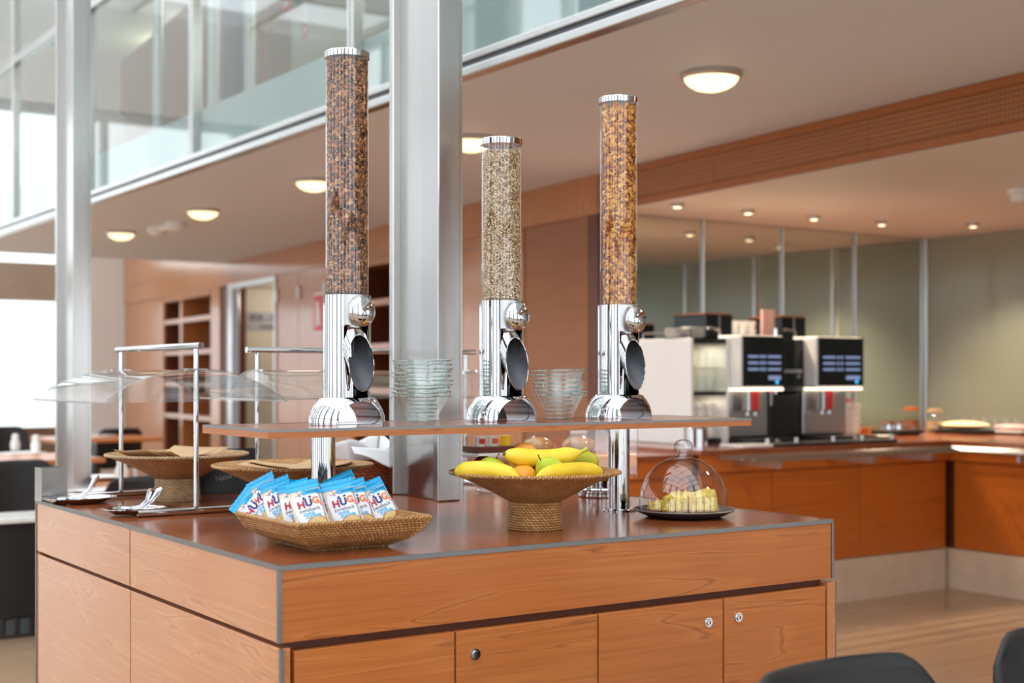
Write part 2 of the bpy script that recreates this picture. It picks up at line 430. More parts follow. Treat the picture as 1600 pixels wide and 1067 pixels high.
for a, b_ in ((1.03, 1.455), (1.461, 1.905)):
    d = wp('wardrobe_door', a, b_, .1, ZN-.09, M['wall']); 
    hx = b_-.05 if a < 1.2 else a+.05
    B(hx-.012, hx+.012, 0, .03, 1.93, 2.09).build('handle', M['satin'], d, bevel=.004)
wp('filler', 1.03, 1.905, ZN-.085, ZN-.004, M['wall'])
wp('wall_panel', 1.91, 2.9, .02, ZN-.004, M['wall'])
def shelf_recess(u0, u1, zs, divs=()):
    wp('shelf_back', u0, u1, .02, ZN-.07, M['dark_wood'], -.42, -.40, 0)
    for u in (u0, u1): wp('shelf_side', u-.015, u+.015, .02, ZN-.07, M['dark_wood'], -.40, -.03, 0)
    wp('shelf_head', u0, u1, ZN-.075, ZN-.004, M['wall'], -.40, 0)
    for z in zs: wp('shelf_board', u0, u1, z-.028, z+.028, M['wall'], -.40, -.005)
    for u in divs: wp('shelf_divider', u-.05, u+.05, .02, ZN-.076, M['wall'], -.40, -.004)
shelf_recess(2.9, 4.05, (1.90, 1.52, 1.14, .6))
for a, b_ in ((4.06, 4.75), (4.756, 5.45), (5.456, 6.1)):
    d = wp('wall_door', a, b_, .02, ZN-.004, M['wall'])
    B(b_-.06, b_-.03, 0, .03, 2.02, 2.14).build('latch', M['satin'], d, bevel=.004)
# doorway with corridor
wp('door_frame', 7.55, 7.70, 0, ZN-.06, M['satin'], -.07, .02); wp('door_frame', 6.10, 6.14, 0, ZN-.06, M['satin'], -.07, .02)
wp('door_head', 6.10, 7.70, ZN-.06, ZN-.004, M['satin'], -.07, .02)
wp('corridor_wall', 5.2, 8.12, 0, ZC, M['cream'], -1.75, -1.65, 0)
wp('corridor_side', 8.06, 8.12, 0, ZC, M['cream'], -1.65, -.06, 0)
wp('corridor_ceiling', 5.2, 8.06, ZN-.02, ZN+.1, M['cream'], -1.65, -.16, 0)
wp('door_jamb', 7.71, 8.05, 0, ZN-.004, M['dark_wood'], -.2, -.02)
wp('wall_panel', 8.06, 8.42, .02, ZN-.004, M['wall'])
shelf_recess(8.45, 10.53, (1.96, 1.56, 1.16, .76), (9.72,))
wp('wall_panel', 10.55, 12.95, .02, ZN-.004, M['wall'])
wp('upper_wall', 7.88, 12.95, ZC+.002, 6.6, M['wall'], -.15, .012)
struct(B(5.45, 5.6, 4.4, 4.5, 0, .1).build('trim_1', M['dark_wood']))

# beam over the bar: same line as the wall header, perforated field between two rails
bm_ = bpy.data.objects.new('trim_beam', None); COL.objects.link(bm_); struct(bm_, 'wooden beam with perforated field over the bar'); bm_.location = WO; bm_.rotation_euler = (0, 0, WA)
B(-8.5, -.002, -.14, -.002, ZN+.003, ZC-.001).build('core', M['dark_wood'], bm_)
B(-8.5, -.002, -.002, .012, ZC-.045, ZC-.001).build('top_rail', M['beam'], bm_, bevel=.003)
B(-8.5, -.002, -.002, .012, ZN+.003, ZN+.045).build('bottom_rail', M['beam'], bm_, bevel=.003)
x = -.002
while x > -8.4:
    B(x-1.199, x-.001, -.002, .007, ZN+.047, ZC-.047).build('perforated_panel', M['perf'], bm_); x -= 1.2

# bar niche: mirror wall with chrome bars, back painted glass on the side wall
wb = struct(B(4.225, 7.35, 4.38, 4.5, 0, 2.6).build('wall_back', M['dark_wood']))
wr = struct(B(7.235, 7.35, -6.2, 4.38, 0, 2.6).build('wall_side', M['white']))
bars = [4.215, 5.001, 5.728, 6.45, 7.205]
for a, b_ in zip(bars, bars[1:]):
    B(a+.012, b_-.012, 4.362, 4.378, .88, ZN-.004).build('mirror_panel', M['mirror'], wb)
for a in bars[1:]:
    MB().cyl((a, 4.352, .86), (a, 4.352, ZN), .008, n=12).build('mirror_bar', M['satin'], wb)
y = 4.36
while y > -3:
    B(7.222, 7.234, y-.86, y-.03, .88, ZN-.004).build('glass_panel', M['olive_glass'], wr)
    B(7.205, 7.235, y-.03, y, .88, ZN).build('panel_bar', M['white_metal'], wr, bevel=.004)
    y -= .89

# gallery: edge profile, mullions, panes, low frosted band
ge = bpy.data.objects.new('trim_gallery', None); COL.objects.link(ge); struct(ge, 'steel framed glazing along the gallery edge')
B(XS-.035, XS+.03, -6.2, 12.35, ZC-.004, ZC+.034).build('edge_rail', M['white_metal'], ge, bevel=.006)
B(XS-.012, XS+.03, -6.2, 12.35, ZC+.034, ZC+.058).build('edge_groove', M['dark_steel'], ge)
B(XS-.028, XS+.03, -6.2, 12.35, ZC+.058, ZC+.092).build('edge_rail', M['white_metal'], ge, bevel=.006)
muls = [1.50-2.115*3, 1.50-2.115*2, 1.50-2.115, 1.50, 3.595, 5.72, 7.84, 9.96, 12.1]
for yy in muls:
    B(XS-.02, XS+.05, yy-.032, yy-.006, ZC+.092, 4.75).build('mullion', M['white_metal'], ge, bevel=.004)
    B(XS-.02, XS+.05, yy+.006, yy+.032, ZC+.092, 4.75).build('mullion', M['white_metal'], ge, bevel=.004)
for a, b_ in zip(muls, muls[1:]):
    B(XS-.02, XS+.04, a+.033, b_-.033, 3.98, 4.05).build('transom', M['white_metal'], ge, bevel=.004)
    for z0, z1 in ((ZC+.094, 3.978), (4.052, 4.745)):
        MB().add([(XS+.012, a+.03, z0), (XS+.012, b_-.03, z0), (XS+.012, b_-.03, z1), (XS+.012, a+.03, z1)], [(0, 1, 2, 3)]).build('pane', M['up_pane'], ge, solid=.006)
    B(XS+.045, XS+.06, a+.03, b_-.03, ZC+.094, 2.915).build('frosted_band', M['frost'], ge)
gw = struct(B(5.95, 6.1, -6.2, 12.3, 2.64, 4.75).build('wall_gallery', M['olive']), 'cream wall of the upper gallery')
for yy in (2.5, 4.6, 8.0):
    B(5.93, 5.95, yy, yy+.9, 2.64, 4.65).build('gallery_door', M['dark_wood'], gw)
for i, yy in enumerate((0.4, 3.2, 6.4, 11.4)):  # a warm glow hints at lamps; these four added to light the gallery
    t = thing('gallery_lamp', ['round gallery lamp nearest the camera', 'round gallery lamp beyond the steel column', 'round gallery lamp above the second glass bay', 'round gallery lamp at the far end'][i], 'lamp', (4.0, yy, 4.75), 0, 'round lamps added to light the gallery')
    MB().lathe([(.16, 0), (.16, -.02), (.145, -.028)], 32).build('ring', M['satin'], t)
    MB().lathe([(.145, -.02), (.13, -.045), (.08, -.07), (.0005, -.08)], 32).build('glass_shade', M['lamp_glass'], t)
    ld = bpy.data.lights.new('gallery_bulb', 'POINT'); ld.energy = 16; ld.color = (1, .93, .80); ld.shadow_soft_size = .12
    lo = bpy.data.objects.new('gallery_bulb', ld); COL.objects.link(lo); lo.parent = t; lo.location = (0, 0, -.22)
# sloping wooden stair soffit inside the gallery
st = MB().prism([(0, 3.56), (1.3, 3.56), (1.3, 4.74), (.85, 4.74), (0, 4.02)], 0, 1.2)
so = st.build('stair_soffit', M['beam'], loc=(2.81, 9.47, 0), rz=-TH)
for i, (px_, d_, r_p, mt_) in enumerate(((248, 10.2, .045, 'satin'), (336, 9.3, .05, 'satin'), (362, 9.6, .11, 'dark_steel'), (392, 9.4, .05, 'satin'))):
    q = ond(px_, 300, d_)
    tag(MB().cyl((q.x, q.y, 2.641), (q.x, q.y, 4.749), r_p, n=16).build('gallery_post', M[mt_]), ['slim post in front of the brown soffit in the gallery', 'slim pale post left of the dark post in the gallery', 'thick dark post behind the gallery glass', 'slim pale post right of the dark post in the gallery'][i], 'post', 'posts inside the gallery')
tag(so, 'sloping brown timber soffit behind the gallery glass', 'soffit')
B(3.4, 5.9, 7.0, 7.2, 3.3, 3.5).build('cross_beam', M['cream'], None)
o = bpy.data.objects['cross_beam']; tag(o, 'pale cross beam inside the glazed gallery', 'beam')
for i, (px_, py_) in enumerate(((447, 6), (477, 47))):
    q = ond(px_, py_, 9.5)
    s_ = thing('gallery_sign', ['small red sign high behind the gallery glass', 'smaller red sign lower behind the gallery glass'][i], 'sign', q, -TH, 'red signs in the gallery')
    a_ = .035 if i == 0 else .018; B(-a_, a_, -.008, .008, -.05, .05).build('plate', M['red'], s_); B(-a_*.4, a_*.4, -.012, -.008, -.015, .015).build('pictogram', M['white'], s_); MB().cyl((0, 0, .05), (0, 0, 4.749-q.z), .004, n=8).build('hanger', M['satin'], s_)

# hall shell: window walls to the left, behind and at the far end
def window_wall(name, along, fixed, a0, a1, step, zs, ztop, panes, mw=.10, reflection_pier=None):
    wo = bpy.data.objects.new(name, None); COL.objects.link(wo); struct(wo)
    def bx(a, b_, z0, z1, d, nm, mat):
        if along == 'y': return B(fixed-d, fixed+d, a, b_, z0, z1).build(nm, mat, wo)
        return B(a, b_, fixed-d, fixed+d, z0, z1).build(nm, mat, wo)
    a = a0
    while a <= a1+.01: bx(a-mw/2, a+mw/2, 0, ztop, .08, 'mullion', M['white_metal']); a += step
    for z, h in zs: bx(a0, a1, z, z+h, .07, 'transom', M['white_metal'])
    if reflection_pier:
        a = a0+reflection_pier[1]
        while a < a1: bx(a, a+reflection_pier[2], 0, ztop, .12, 'reflection_pier', M['dark_steel']); a += reflection_pier[0]  # unseen piers added to lay dark stripes into the chrome reflections
    if panes:
        a = a0
        while a < a1-.1:
            bx(a+mw/2, min(a+step, a1)-mw/2, panes[0], panes[1], .006, 'pane', M['pane']); a += step
    return wo
window_wall('window_1', 'y', -5.1, -6.2, 17.4, 1.18, ((0, .25), (2.3, .12), (4.4, .12), (6.4, .2)), 6.6, None, reflection_pier=(2.36, .4, .42))
window_wall('window_2', 'x', -6.1, -5.1, 7.3, 1.24, ((0, .25), (2.3, .12), (4.4, .12), (6.4, .2)), 6.6, None, reflection_pier=(2.466, .3, .4))  # unseen windows, carried on past the bar to let daylight onto it
struct(B(7.36, 8.5, -6.2, -6.05, 0, 6.6).build('wall_rear', M['cream']))
struct(B(7.36, 8.5, -6.2, 17.6, 2.6, 6.6).build('wall_upper', M['cream']))
fw = window_wall('window_3', 'x', 17.35, -5.1, 5.0, 2.02, ((0, .55), (4.95, .2)), 5.1, (.56, 4.94))
B(-5.1, 4.9, 17.2, 17.5, 2.32, 2.85).build('beam_band', plain('blind_beige', (176, 160, 144), .7), fw)
B(-5.1, 5.4, 17.25, 17.5, 5.1, 6.6).build('lintel', M['white'], fw)
struct(B(4.82, 5.42, 17.1, 17.5, 0, 6.6).build('wall_pillar', M['white']), 'white pillar at the end of the wood wall')
o = struct(B(-300, 300, -300, 300, -1.6, -.6).build('ground', M['ground']))  # set high and pale to bounce daylight up onto the ceiling
hm = MB()
pts = [(-160+i*10, 6+9*math.sin(i*.55)+6*math.sin(i*1.3+1)) for i in range(34)]
hm.prism([(-160, -8)]+[(p[0], p[1]+2) for p in pts]+[(170, -8)], 0, 30)
tag(hm.build('far_hill', M['hill'], loc=(0, 180, 0)), 'pale hazy hills outside the far windows', 'hill')

# ------------------------------------------------------------------ columns
def column(loc, label, z0, z1):
    t = thing('steel_column', label, 'column', (loc[0], loc[1], 0), 0, 'brushed steel columns')
    B(-.012, .062, .0, .03, z0, z1).build('front_flange', M['steel'], t, bevel=.003)
    B(-.012, .062, .265, .29, z0, z1).build('rear_flange', M['steel'], t, bevel=.003)
    B(.010, .045, .03, .135, z0, z1).build('web', M['steel'], t, bevel=.002)
    B(.014, .045, .137, .265, z0, z1).build('web', M['steel'], t, bevel=.002)
    B(.045, .075, .01, .28, z0, z1).build('back_plate', M['steel'], t)
    return t
column((.945, .965), 'brushed steel column rising through the island counter', .911, 6.6)
column((.80, 4.0), 'brushed steel column at the left beyond the island counter', 0, 6.6)

# ------------------------------------------------------------------ ceiling lights
for i, yy in enumerate((-2.0, -.05, 1.90, 3.78, 5.68, 7.60, 9.53)):
    words = {1: 'round ceiling lamp above the photographer', 0: 'round ceiling lamp at the near end of the gallery ceiling', 2: 'large glowing round ceiling lamp nearest the camera, right of the cornflake tube',
             3: 'glowing round ceiling lamp between the steel column and the oats tube', 4: 'glowing round ceiling lamp just left of the granola tube',
             5: 'glowing round ceiling lamp second from the left', 6: 'leftmost, farthest glowing round ceiling lamp'}[i]
    t = thing('ceiling_lamp', words, 'lamp', (2.83, yy, ZC), 0, 'round ceiling lamps under the gallery')
    MB().lathe([(.128, 0), (.130, -.016), (.118, -.026), (.112, -.022)], 40).build('ring', M['satin'], t)
    MB().lathe([(.114, -.02), (.110, -.035), (.095, -.052), (.07, -.067), (.035, -.077), (.0005, -.080)], 40).build('glass_shade', M['lamp_glass'], t)
    ld = bpy.data.lights.new('lamp_bulb', 'SPOT'); ld.energy = 22; ld.color = (1, .92, .82); ld.spot_size = math.radians(165); ld.spot_blend = .6; ld.shadow_soft_size = .11
    lo = bpy.data.objects.new('lamp_bulb', ld); COL.objects.link(lo); lo.parent = t; lo.location = (0, 0, -.10)
t = thing('smoke_detector', 'pair of white detectors joined by a bracket on the ceiling', 'detector', (2.98, 8.80, ZC))
for dy in (-.23, .23): MB().lathe([(.085, 0), (.085, -.03), (.06, -.06), (.04, -.075), (.0005, -.075)], 24, (0, dy, 0)).build('sensor', M['white'], t)
B(-.03, .03, -.2, .2, -.045, 0).build('bracket', M['white'], t, bevel=.006)
p = onz(1592, 296, ZN)
t = thing('alarm_detector', 'small white detector on the bar ceiling at the right edge', 'detector', p)
MB().lathe([(.06, 0), (.06, -.02), (.045, -.03), (.04, -.065), (.02, -.075), (.0005, -.075)], 24).build('housing', M['white'], t)
for i, (x, y_) in enumerate(((4.268, 3.77), (4.842, 3.77), (5.416, 3.77), (6.02, 3.74), (6.612, 3.47))):
    nm = ['spotlight in the bar ceiling nearest the cornflake tube', 'second spotlight from the left in the bar ceiling', 'middle spotlight in the bar ceiling', 'fourth spotlight from the left in the bar ceiling', 'bright spotlight in the bar ceiling farthest right'][i]
    t = thing('ceiling_spotlight', 'small round chrome '+nm, 'spotlight', (x, y_, ZN), 0, 'spotlights over the bar')
    MB().lathe([(.045, 0), (.045, -.012), (.03, -.014), (.03, -.03)], 20).build('ring', M['chrome'], t)
    MB().disc(.026, -.022, 16, up=False).build('bulb', M['warm'], t)
    ld = bpy.data.lights.new('spot', 'SPOT'); ld.energy = 55; ld.color = (1, .80, .58); ld.spot_size = math.radians(115); ld.spot_blend = .8; ld.shadow_soft_size = .04
    lo = bpy.data.objects.new('spot_beam', ld); COL.objects.link(lo); lo.parent = t; lo.location = (0, 0, -.04)

# ------------------------------------------------------------------ signs on the wall
t = thing('corridor_sign', 'grey direction sign with room numbers and an arrow in the corridor', 'sign', wl(8.055, 1.90, -.53), WA-PI/2)
B(-.24, .24, -.003, .003, -.11, .11).build('plate', plain('sign_grey', (168, 166, 168), .5), t)
F_ = Matrix.Rotation(PI, 4, 'Z') @ Matrix.Translation((0, .0, 0)) 
SG = plain('sign_ink', (70, 72, 92), .6)
def wall_text(name, body, size, dx, dz, mat, par, bold=0):
    vs_, fs = text_geo(body, size, bold)
    MB().add([Vector((dx+v.x, -.004, dz+v.y)) for v in vs_], fs).build(name, mat, par)
wall_text('room_number', '808 - 82', .11, 0, .04, SG, t, .002)
MB().prism([(-.06, -.075), (.10, -.075), (.10, -.09), (.16, -.062), (.10, -.034), (.10, -.05), (-.06, -.05)], -.0045, -.0032).build('arrow', SG, t)
t = thing('corridor_fill_lamp', 'added round lamp brightening the corridor, unseen behind the doorway', 'lamp', wl(7.2, ZN-.021, -.8))  # lamp added to brighten the dark corridor
MB().lathe([(.10, 0), (.10, -.015), (.085, -.03), (.05, -.045), (.0005, -.05)], 24).build('shade', M['lamp_glass'], t)
ld = bpy.data.lights.new('corridor_fill', 'POINT'); ld.energy = 8; ld.color = (1, .94, .86); ld.shadow_soft_size = .08
lo = bpy.data.objects.new('corridor_fill', ld); COL.objects.link(lo); lo.parent = t; lo.location = (0, 0, -.14)
t = thing('fire_sign', 'red and white fire equipment sign on the pale wood wall', 'sign', wl(4.88, 1.86, .004), WA+PI)
B(-.13, .13, -.006, 0, -.19, .19).build('plate', M['white'], t)
B(-.11, .11, -.010, -.006, -.17, .17).build('red_field', M['red'], t)
MB().prism([(-.05, -.12), (.05, -.12), (.05, .04), (.02, .04), (.02, .10), (-.02, .12), (-.05, .08)], -.014, -.010).build('pictogram', M['white'], t)

# ------------------------------------------------------------------ ISLAND COUNTER
ZT = .91; CX1 = 1.505; CY1 = 1.68
ic = thing('island_counter', 'cherry wood buffet island counter with doors and grey metal edges', 'counter', (0, 0, 0))
B(.025, CX1-.02, .025, CY1-.02, .0, ZT-.03).build('carcass', M['dark_wood'], ic)
B(.006, CX1-.006, .006, CY1-.006, ZT-.03, ZT).build('worktop', M['top'], ic)
def strip(x0, x1, y0, y1, z0, z1): return B(x0, x1, y0, y1, z0, z1).build('edge_strip', M['edge'], ic)
strip(0, CX1, 0, .0055, ZT-.009, ZT+.0008); strip(0, .0055, .0056, CY1, ZT-.009, ZT+.0008)
strip(CX1-.0055, CX1, .0056, CY1, ZT-.009, ZT+.0008); strip(0, CX1, CY1+.0002, CY1+.006, ZT-.009, ZT+.0008)
ZB = .764                                    # lower edge of the deep fascia
B(.007, CX1-.007, .002, .024, ZB, ZT-.0095).build('fascia_panel', M['front_x'], ic)
strip(-.001, .0068, -.001, .007, ZB, ZT-.0095); strip(CX1-.0068, CX1+.001, -.001, .007, ZB, ZT-.0095)
YS = .855                                    # joint between the two side panels
B(.002, .024, .0075, YS-.003, ZB, ZT-.0095).build('fascia_panel', M['front_y_lit'], ic)
B(.002, .024, YS+.003, CY1-.007, ZB, ZT-.0095).build('fascia_panel', M['front_y_lit'], ic)
strip(.004, .012, YS-.0029, YS+.0029, ZB, ZT-.0095); strip(-.001, .0068, CY1-.0069, CY1+.001, 0, ZT-.0095)
B(.003, .024, -.002, YS-.003, .0, ZB-.010).build('side_panel', M['front_y_lit'], ic, bevel=.0015)
B(.003, .024, YS+.003, CY1-.007, .0, ZB-.010).build('side_panel', M['front_y_lit'], ic, bevel=.0015)
strip(.005, .013, YS-.0029, YS+.0029, 0, ZB-.010); strip(-.001, .0068, -.012, -.0022, 0, ZB-.010)
B(CX1-.024, CX1+.004, -.002, CY1-.007, .0, ZB-.010).build('side_panel', M['front_y_lit'], ic)
strip(CX1+.0041, CX1+.0075, -.003, .004, 0, ZB-.010)
B(.006, CX1-.006, CY1-.02, CY1, 0, ZT-.0095).build('back_panel', M['front_x'], ic)
xs = [.030, .5025, .8785, 1.190, 1.475]
xs = [.030]+[ony(x, 1000, 0).x for x in (711, 934, 1130)]+[CX1-.028]
lock = {1: ('r', 742, 1022), 2: ('x', 1106, 972), 3: ('x', 1153, 964)}
for i, (a, b_) in enumerate(zip(xs, xs[1:])):
    d = B(a+.002, b_-.002, -.002, .018, .06, ZB-.018).build('door', M['front_x'], ic, bevel=.002)
    if i in lock:
        q = ony(lock[i][1], lock[i][2], -.002)
        lk = MB().cyl((q.x, -.0021, q.z), (q.x, -.006, q.z), .0125, .0115, 24)
        lk.cyl((q.x, -.006, q.z), (q.x, -.010, q.z), .0085, .0075, 20)
        lk.build('lock', M['chrome'], d)
        B(q.x-.0012, q.x+.0012, -.0106, -.0099, q.z-.004, q.z+.004).build('keyhole', M['black'], d)
B(.05, CX1-.05, .04, .06, 0, .058).build('kick_board', M['black'], ic)

# ------------------------------------------------------------------ RAISED SHELF
SZ = 1.155; SX0, SX1, SY0, SY1 = .113, 1.515, .302, .672
sh = thing('raised_shelf', 'cherry wood shelf on two chrome poles above the island counter', 'shelf', (0, 0, ZT))
def sl(z): return z-ZT
B(SX0+.004, SX1-.004, SY0+.004, SY1-.004, sl(SZ-.019), sl(SZ)).build('shelf_board', M['top'], sh)
for bx_ in ((SX0, SX1, SY0, SY0+.0038), (SX0, SX1, SY1-.0038, SY1), (SX0, SX0+.0038, SY0+.004, SY1-.004), (SX1-.0038, SX1, SY0+.004, SY1-.004)):
    B(*bx_, sl(SZ-.019), sl(SZ-.0055)).build('edge_band', M['front_x'], sh)
    B(*bx_, sl(SZ-.0053), sl(SZ+.0006)).build('edge_strip', M['edge'], sh)
for x in (.335, 1.211):
    p_ = MB().cyl((x, .49, .003), (x, .49, sl(SZ-.0195)), .0285, n=40).build('pole', M['chrome'], sh)
    MB().lathe([(.047, .0), (.047, .003), (.044, .0045), (.029, .005)], 40, (x, .49, 0)).build('flange', M['chrome'], p_)

# ------------------------------------------------------------------ CEREAL DISPENSERS
def dispenser(x, top, label):
    t = thing('cereal_dispenser', label, 'dispenser', (x, .49, SZ+.0006), 0, 'cereal dispensers on the raised shelf')
    zt = top-SZ
    # base: swelling foot with an arched mouth facing the guest
    o = MB().lathe([(.0005, .0), (.089, 0), (.0895, .006), (.088, .020), (.083, .036), (.074, .052), (.066, .0615), (.062, .064), (.0005, .064)], 64).build('foot', M['chrome'], t)
    c = MB().cyl((0, -.2, -.002), (0, -.004, -.002), .058, n=48).build('cutter', M['chrome'], t)
    c2 = bpy.data.objects['cutter'] if False else c
    md = o.modifiers.new('mouth', 'BOOLEAN'); md.operation = 'DIFFERENCE'; md.object = c; md.solver = 'EXACT'
    bpy.context.view_layer.update(); bake(o); bpy.data.objects.remove(c)
    for p_ in o.data.polygons: p_.use_smooth = True
    o.data.set_sharp_from_angle(angle=math.radians(35))
    # column: outer shell open towards the front, inner tube, upper collar
    a0 = math.radians(-90+35); a1 = math.radians(270-35)
    MB().lathe([(.047, .064), (.0555, .064), (.0555, .232), (.047, .232), (.047, .064)], 48, a0=a0, a1=a1).build('column_shell', M['chrome'], t)
    MB().lathe([(.034, .064), (.034, .24)], 40, (0, .014, 0)).build('inner_tube', M['chrome'], t)
    MB().lathe([(.0005, .232), (.0556, .232), (.0556, .3025), (.051, .3035), (.0005, .3035)], 64, a0=a0, a1=a1).build('collar', M['chrome'], t)
    MB().lathe([(.0005, .232), (.0550, .232), (.0550, .3025), (.051, .3035), (.0005, .3035)], 24, a0=a1, a1=a0+2*PI).build('front_plate', M['satin'], t)
    # dosing knob
    k = MB().cyl((0, -.054, .262), (0, -.072, .262), .010, n=20).build('knob_shaft', M['satin'], t)
    Mk = Matrix.Translation((0, -.070, .262)) @ Matrix.Rotation(PI/2, 4, 'X')
    MB().lathe([(.0005, 0), (.030, 0), (.0345, .003), (.0348, .006), (.032, .010), (.022, .0155), (.010, .0178), (.0005, .0185)], 40, M=Mk).build('knob', M['chrome'], t)
    # slanted spout, cut off steeply
    d = Vector((0, -math.cos(math.radians(52)), -math.sin(math.radians(52)))); s0 = Vector((0, -.016, .215))
    sp = MB(); n = 40; rings = []
    e1 = Vector((1, 0, 0)); e2 = d.cross(e1).normalized(); cn = Vector((0, -math.cos(math.radians(8)), math.sin(math.radians(8))))
    endp = s0+d*.090
    for (st_, rr) in ((0, .0335), (1, .0335)):
        for j in range(n):
            a = 2*PI*j/n; off = e1*(rr*math.cos(a))+e2*(rr*math.sin(a)); p0 = s0+off
            rings.append(p0 if st_ == 0 else p0+d*((endp-p0).dot(cn)/d.dot(cn)))
    sp.add(rings, [(j, (j+1) % n, n+(j+1) % n, n+j) for j in range(n)], 0, True)
    so_ = sp.build('spout', M['chrome'], t)
    MB().tube([v_+(endp-v_).normalized()*.0009 for v_ in rings[n:]], .0011, 6, closed=True).build('spout_lip', M['chrome'], so_)
    inn = MB(); rr2 = []
    for st_ in (0, 1):
        for j in range(n):
            a = 2*PI*j/n; off = e1*(.0322*math.cos(a))+e2*(.0322*math.sin(a)); p0 = s0+off
            rr2.append(p0+d*.002 if st_ == 0 else p0+d*((endp-p0).dot(cn)/d.dot(cn)-.001))
    inn.add(rr2, [(j, n+j, n+(j+1) % n, (j+1) % n) for j in range(n)], 0, True); inn.add(rr2[:n], [tuple(range(n))])
    inn.build('spout_lining', M['spout_grey'], so_)
    MB().cyl((0, -.030, .222), (0, -.034, .246), .020, .017, 24).build('spout_neck', M['satin'], t)
    # tube and lid
    MB().lathe([(.0500, .3036), (.0500, zt-.012)], 64).build('tube', M['tube'], t)
    lid = MB().lathe([(.0505, zt-.016), (.0528, zt-.016), (.0528, zt-.002), (.051, zt), (.0005, zt+.001)], 64).build('lid', M['chrome'], t)
    MB().disc(.0500, zt-.0125, 48, up=False).build('lid_underside', M['satin'], lid)
    return t
D1, D2, D3 = .397, .832, 1.209
dispenser(D1, 2.028, 'tall chrome dispenser with clear tube of brown granola, leftmost')
dispenser(D2, 1.866, 'shorter chrome dispenser with clear tube of pale oats, middle')
dispenser(D3, 2.013, 'tall chrome dispenser with clear tube of yellow cornflakes, rightmost')

def cereal(name, label, x, z0, z1, kind, mats, n):
    rnd = random.Random(len(name)*7+n); r = .0485; mb = MB()
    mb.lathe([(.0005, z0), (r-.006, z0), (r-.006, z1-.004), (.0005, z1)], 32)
    for i in range(n):
        a = rnd.uniform(PI*.93, PI*2.03) if rnd.random() < .86 else rnd.uniform(0, 2*PI); z = rnd.uniform(z0+.004, z1-.003)
        mi = 1+min(len(mats)-2, int(rnd.random()*(len(mats)-1)))
        if kind == 'granola':
            sz = rnd.choice((.0020, .0025, .003, .0038, .0048)); sq = rnd.random() < .018
            if sq: sz = .0068; mi = 4
            pts = [Vector((sx*sz*(1 if sq else rnd.uniform(.65, 1.2)), sy*sz*(1 if sq else rnd.uniform(.65, 1.2)), sz_*sz*(.35 if sq else rnd.uniform(.6, 1.1)))) for sz_ in (-1, 1) for sy in (-1, 1) for sx in (-1, 1)]
            fs = [(0, 2, 3, 1), (4, 5, 7, 6), (0, 1, 5, 4), (2, 6, 7, 3), (0, 4, 6, 2), (1, 3, 7, 5)]
            rr = r-sz*.85-rnd.random()*.0045
            tilt = Euler((rnd.uniform(-.5, .5), PI/2+rnd.uniform(-.5, .5), rnd.uniform(0, 6.28)) if sq else (rnd.uniform(0, 6.28), rnd.uniform(0, 6.28), 0)).to_matrix()
            sm_ = False
        elif kind == 'oats':
            sz = rnd.uniform(.0020, .0034); k = 6
            pts = [Vector((sz*math.cos(6.283*j/k), sz*.72*math.sin(6.283*j/k), .0004*math.cos(12.566*j/k))) for j in range(k)]+[Vector((0, 0, .0009))]
            fs = [(j, (j+1) % k, k) for j in range(k)]
            rr = r-.0014-rnd.random()*.004
            tilt = (Matrix.Rotation(rnd.uniform(-.9, .9), 3, 'Z') @ Matrix.Rotation(rnd.uniform(-.9, .9), 3, 'Y') @ Matrix.Rotation(PI/2, 3, 'Y') @ Matrix.Rotation(rnd.uniform(0, 6.28), 3, 'Z')); sm_ = False
        else:
            sz = rnd.uniform(.0048, .0085); k = 8; b1 = rnd.uniform(.1, .5)*sz; b2 = rnd.uniform(-.3, .3)*sz; ph = rnd.uniform(0, 6.28)
            def pt(rr_, t_):
                w_ = rr_*(1+.14*math.sin(3*t_+ph)); x_ = w_*math.cos(t_); y_ = w_*math.sin(t_)*.85
                return Vector((x_, y_, -b1*(x_/sz)**2+b2*(y_/sz)**2+.0008*math.sin(5*t_+ph)))
            pts = [pt(sz, 6.283*j/k) for j in range(k)]+[pt(sz*.55, 6.283*j/k) for j in range(k)]+[Vector((0, 0, .0003))]
            fs = [(j, (j+1) % k, k+(j+1) % k, k+j) for j in range(k)]+[(k+j, k+(j+1) % k, 2*k) for j in range(k)]
            rr = r-.0028-rnd.random()*.006
            tilt = (Matrix.Rotation(rnd.gauss(0, .35), 3, 'Z') @ Matrix.Rotation(rnd.gauss(0, .35), 3, 'Y') @ Matrix.Rotation(PI/2, 3, 'Y') @ Matrix.Rotation(rnd.uniform(0, 6.28), 3, 'Z')); sm_ = True
        Rz = Matrix.Rotation(a, 3, 'Z'); c = Vector((rr*math.cos(a), rr*math.sin(a), z))
        vs_ = []
        for p_ in pts:
            q = c+Rz @ (tilt @ p_); h = math.hypot(q.x, q.y)
            if h > r+.0008: q.x *= (r+.0008)/h; q.y *= (r+.0008)/h
            vs_.append(q)
        mb.add(vs_, fs, mi, sm_)
    o = mb.build(name, mats, None, (x, .49, 0))
    return tag(o, label, 'cereal', None, 'stuff')
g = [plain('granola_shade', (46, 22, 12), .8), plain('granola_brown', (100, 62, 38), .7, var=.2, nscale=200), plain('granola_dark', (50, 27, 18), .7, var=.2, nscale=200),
     plain('granola_tan', (192, 146, 96), .7, var=.2, nscale=200), plain('granola_caramel', (160, 100, 62), .6, var=.12, nscale=150), plain('granola_mid', (126, 82, 50), .7, var=.2, nscale=200)]
cereal('granola', 'brown granola clusters filling the leftmost tube', D1, SZ+.305, 2.008, 'granola', g, 6800)
